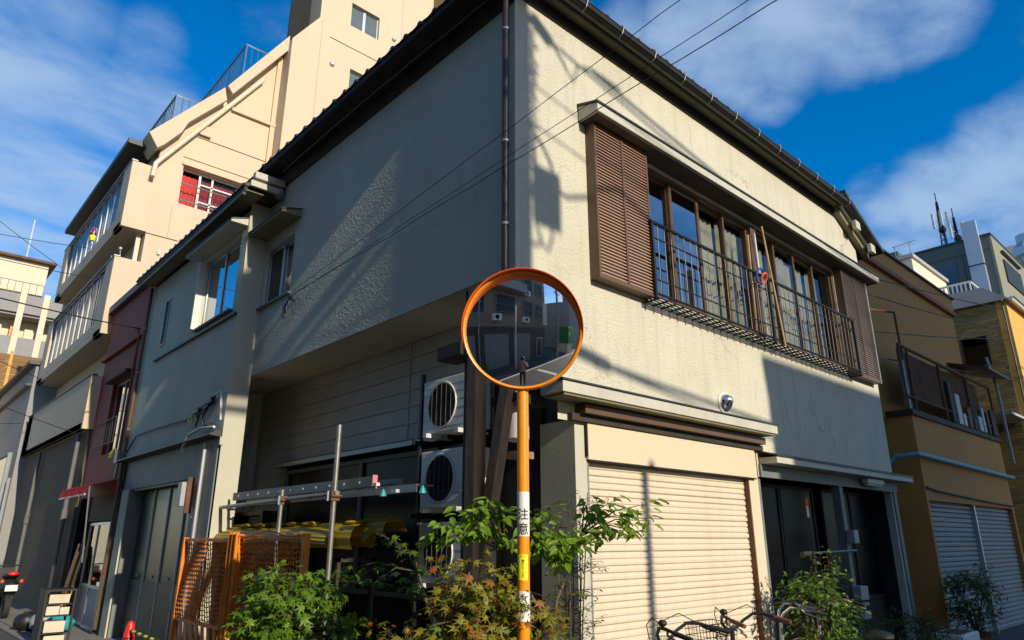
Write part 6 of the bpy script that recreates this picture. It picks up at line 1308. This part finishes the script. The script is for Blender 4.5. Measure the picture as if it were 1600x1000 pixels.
b = B(); b.box(UX+.17, UX+.54, UY-.12, UY+.12, 8.13, 8.66); b.box(UX+.10, UX+.17, UY-.03, UY+.03, 8.35, 8.45); b.build('cable_box', 'pvc', up)
b = B(); b.tube([(UX+.16, UY, 9.05), (UX+.3, UY, 8.95), (UX+.42, UY, 8.78), (UX+.48, UY, 8.55), (UX+.62, UY, 8.50), (UX+.9, UY, 8.6), (UX+1.3, UY, 8.74), (UX+1.7, UY, 8.6), (UX+3, UY, 8.2)], .025, 6); b.tube([(UX+.2, UY, 8.1), (UX+.28, UY, 7.9), (UX+.36, UY, 7.85), (UX+.42, UY, 8.0), (UX+.42, UY, 8.15)], .02, 6); b.tube([(UX+.47, UY, 10.24), (UX+.62, UY, 10.1), (UX+.78, UY, 9.92), (UX+.86, UY, 10.15), (UX+1.1, UY, 10.24), (UX+1.6, UY, 10.22)], .022, 6); b.build('cable_loop', 'black', up)
LAB = ['highest cable strung from the concrete pole across the wide street', 'thick cable from the upper sleeve of the concrete pole', 'thick cable from the lower sleeve of the concrete pole', 'thin lowest cable from the concrete pole across the wide street', 'thin cable just under the transformers of the concrete pole', 'thin cable below the transformer platform of the concrete pole', 'cable running back down the narrow street behind the camera', 'second cable running back down the narrow street, left of the first']
for a, c, sg, r in (((UX+.47, UY, 10.25), (18, -9.4, 9.3), .5, .02), ((UX+1.1, UY, 10.22), (18, -9.4, 8.9), .25, .028), ((UX+1.22, UY, 6.88), (18, -9.4, 6.3), .15, .028), ((UX+1.22, UY, 6.86), (18, -9.4, 5.2), .1, .018), ((UX+.1, UY, 9.6), (18, -9.4, 8.3), .2, .012), ((UX+.1, UY, 9.15), (18, -9.4, 7.9), .3, .012), ((UX, UY, 5.3), (-.2, -40, 6.2), .3, .014), ((UX, UY, 5.7), (-1.7, -40, 6.4), .3, .014)):
    o = B().tube(catenary(a, c, sg, 24), r, 6).build('overhead_wire', 'black', smooth=True); cat_label(o, LAB.pop(0), 'wire', 'cables from the utility pole')
up2 = thing('utility_pole', 'second grey utility pole farther along the wide street', 'utility pole', (18, -9.4, 0)); b = B(); b.tube([(18, -9.4, 0), (18, -9.4, 11.5)], [.19, .14], 14); b.build('pole', 'concrete', up2, smooth=True)
t = thing('steel_post', 'plain steel post on the vacant lot across the wide street', 'post', (1.36, -9, 0)); b = B(); b.tube([(1.36, -9, 0), (1.36, -9, 5.95)], .055, 12); b.lathe([(.06, 0), (.03, .05), (1e-4, .06)], (1.36, -9, 5.95), n=10); b.build('post', 'steel_pipe', t, smooth=True)
t = thing('end_sun_blocker', 'unseen tall block added far behind the camera to block the sun', 'building', (-8, -44, 0)); b = B(); b.box(-18, -9, -54, -44, 0, 21); b.build('wall', 'concrete', t)  # added out of view as a sun blocker, narrowed so the road stays lit
b = B()
for k in range(5):
    for i in range(5): b.box(-17.4+i*1.75, -16.4+i*1.75, -43.99, -43.95, 2.5+k*3.6, 4.3+k*3.6)
b.build('window', 'black', t)

# ---------------------------------------------------------------- the photographer, seen small in the mirror
def person(px, py, yaw):
    t = thing('person', 'standing person in dusty pink jacket and dark trousers holding up a camera', 'person', (px, py, 0), None, yaw, local=True)
    # local: facing +Y
    J = {'pel': (0, 0, .92), 'wst': (0, 0, 1.05), 'chs': (0, 0, 1.25), 'nck': (0, .0, 1.42), 'hd0': (0, .015, 1.48), 'hd1': (0, .02, 1.57), 'hd2': (0, .015, 1.64)}
    for s, k in ((-1, 'l'), (1, 'r')):
        J['sh'+k] = (s*.17, 0, 1.36); J['el'+k] = (s*.25, .16, 1.20); J['wr'+k] = (s*.07, .27, 1.47); J['ha'+k] = (s*.055, .285, 1.54)
        J['hp'+k] = (s*.09, 0, .86); J['kn'+k] = (s*.10, .02, .48); J['an'+k] = (s*.11, -.02, .09); J['to'+k] = (s*.12, .14, .03)
    rad = {'pel': .13, 'wst': .125, 'chs': .14, 'nck': .055, 'hd0': .07, 'hd1': .092, 'hd2': .075, 'sh': .072, 'el': .048, 'wr': .033, 'ha': .036, 'hp': .085, 'kn': .06, 'an': .042, 'to': .035}
    E_ = [('pel', 'wst'), ('wst', 'chs'), ('chs', 'nck'), ('nck', 'hd0'), ('hd0', 'hd1'), ('hd1', 'hd2')]
    for k in 'lr': E_ += [('chs', 'sh'+k), ('sh'+k, 'el'+k), ('el'+k, 'wr'+k), ('wr'+k, 'ha'+k), ('pel', 'hp'+k), ('hp'+k, 'kn'+k), ('kn'+k, 'an'+k), ('an'+k, 'to'+k)]
    def skin(keys, edges, m, name, grow=0.0, sub=2):
        ks = list(keys); me = bpy.data.meshes.new(name); me.from_pydata([J[k] for k in ks], [(ks.index(a), ks.index(b_)) for a, b_ in edges if a in ks and b_ in ks], [])
        o = bpy.data.objects.new(name, me); C.objects.link(o); o.parent = t; sk = o.modifiers.new('skin', 'SKIN')
        lay = me.skin_vertices[0] if me.skin_vertices else None
        if lay is None:
            return o
        for i, k in enumerate(ks):
            r = rad.get(k, rad.get(k[:2], .05))+grow; lay.data[i].radius = (r, r*.85); lay.data[i].use_root = (i == 0)
        sb = o.modifiers.new('sub', 'SUBSURF'); sb.levels = sub; sb.render_levels = sub; me.materials.append(M[m]); return o
    skin(J.keys(), E_, 'skin', 'body')
    ck = ['chs', 'wst', 'nck', 'pel']+[a+k for a in ('sh', 'el', 'wr') for k in 'lr']; skin(ck, E_, 'jacket', 'jacket', .016)
    tk = ['pel']+[a+k for a in ('hp', 'kn', 'an') for k in 'lr']; skin(tk, E_, 'trousers', 'trousers', .014)
    b = B(); b.sphere((0, -.005, 1.615), .105, 14, 8, (1, 1.08, 1.0)); b.sphere((0, -.05, 1.53), .09, 12, 7, (1.05, .7, 1.3)); b.build('hair', 'hair', t, smooth=True)
    b = B(); b.sphere((0, .112, 1.575), .014, 8, 5); b.build('nose', 'skin', t); b = B(); [b.sphere((s*.035, .10, 1.60), .010, 8, 5) for s in (-1, 1)]; b.build('eyes', 'ink', t); b = B(); b.sphere((0, .102, 1.535), .02, 8, 4, (1.2, .5, .3)); b.build('mouth', 'curtain_red', t)
    for s in (-1, 1):
        b = B()
        for k in range(4): b.tube([(s*.06, .29, 1.53+k*.016), (s*.055, .33, 1.535+k*.016), (s*.035, .35, 1.535+k*.016)], .008, 6)
        b.tube([(s*.06, .27, 1.52), (s*.04, .25, 1.545)], .009, 6); b.build('fingers', 'skin', t, smooth=True)
        b = B(); b.sphere((s*.115, .07, .05), .06, 12, 6, (.85, 2.1, .75)); b.build('shoe', 'black', t, smooth=True)
    c = thing('camera', 'small black camera held up to the face of the person', 'camera', (px, py, 0), None, yaw, local=True)
    b = B(); b.box(-.062, .062, .235, .275, 1.545, 1.625); b.build('camera_body', 'black', c, bevel=.006); b = B(); b.tube([(0, .275, 1.583), (0, .33, 1.583)], .03, 14); b.build('lens', 'black', c, smooth=True)
fwd = Vector((math.sin(HEAD), math.cos(HEAD), 0)); pp = CAM-fwd*.42
person(pp.x, pp.y, -HEAD)
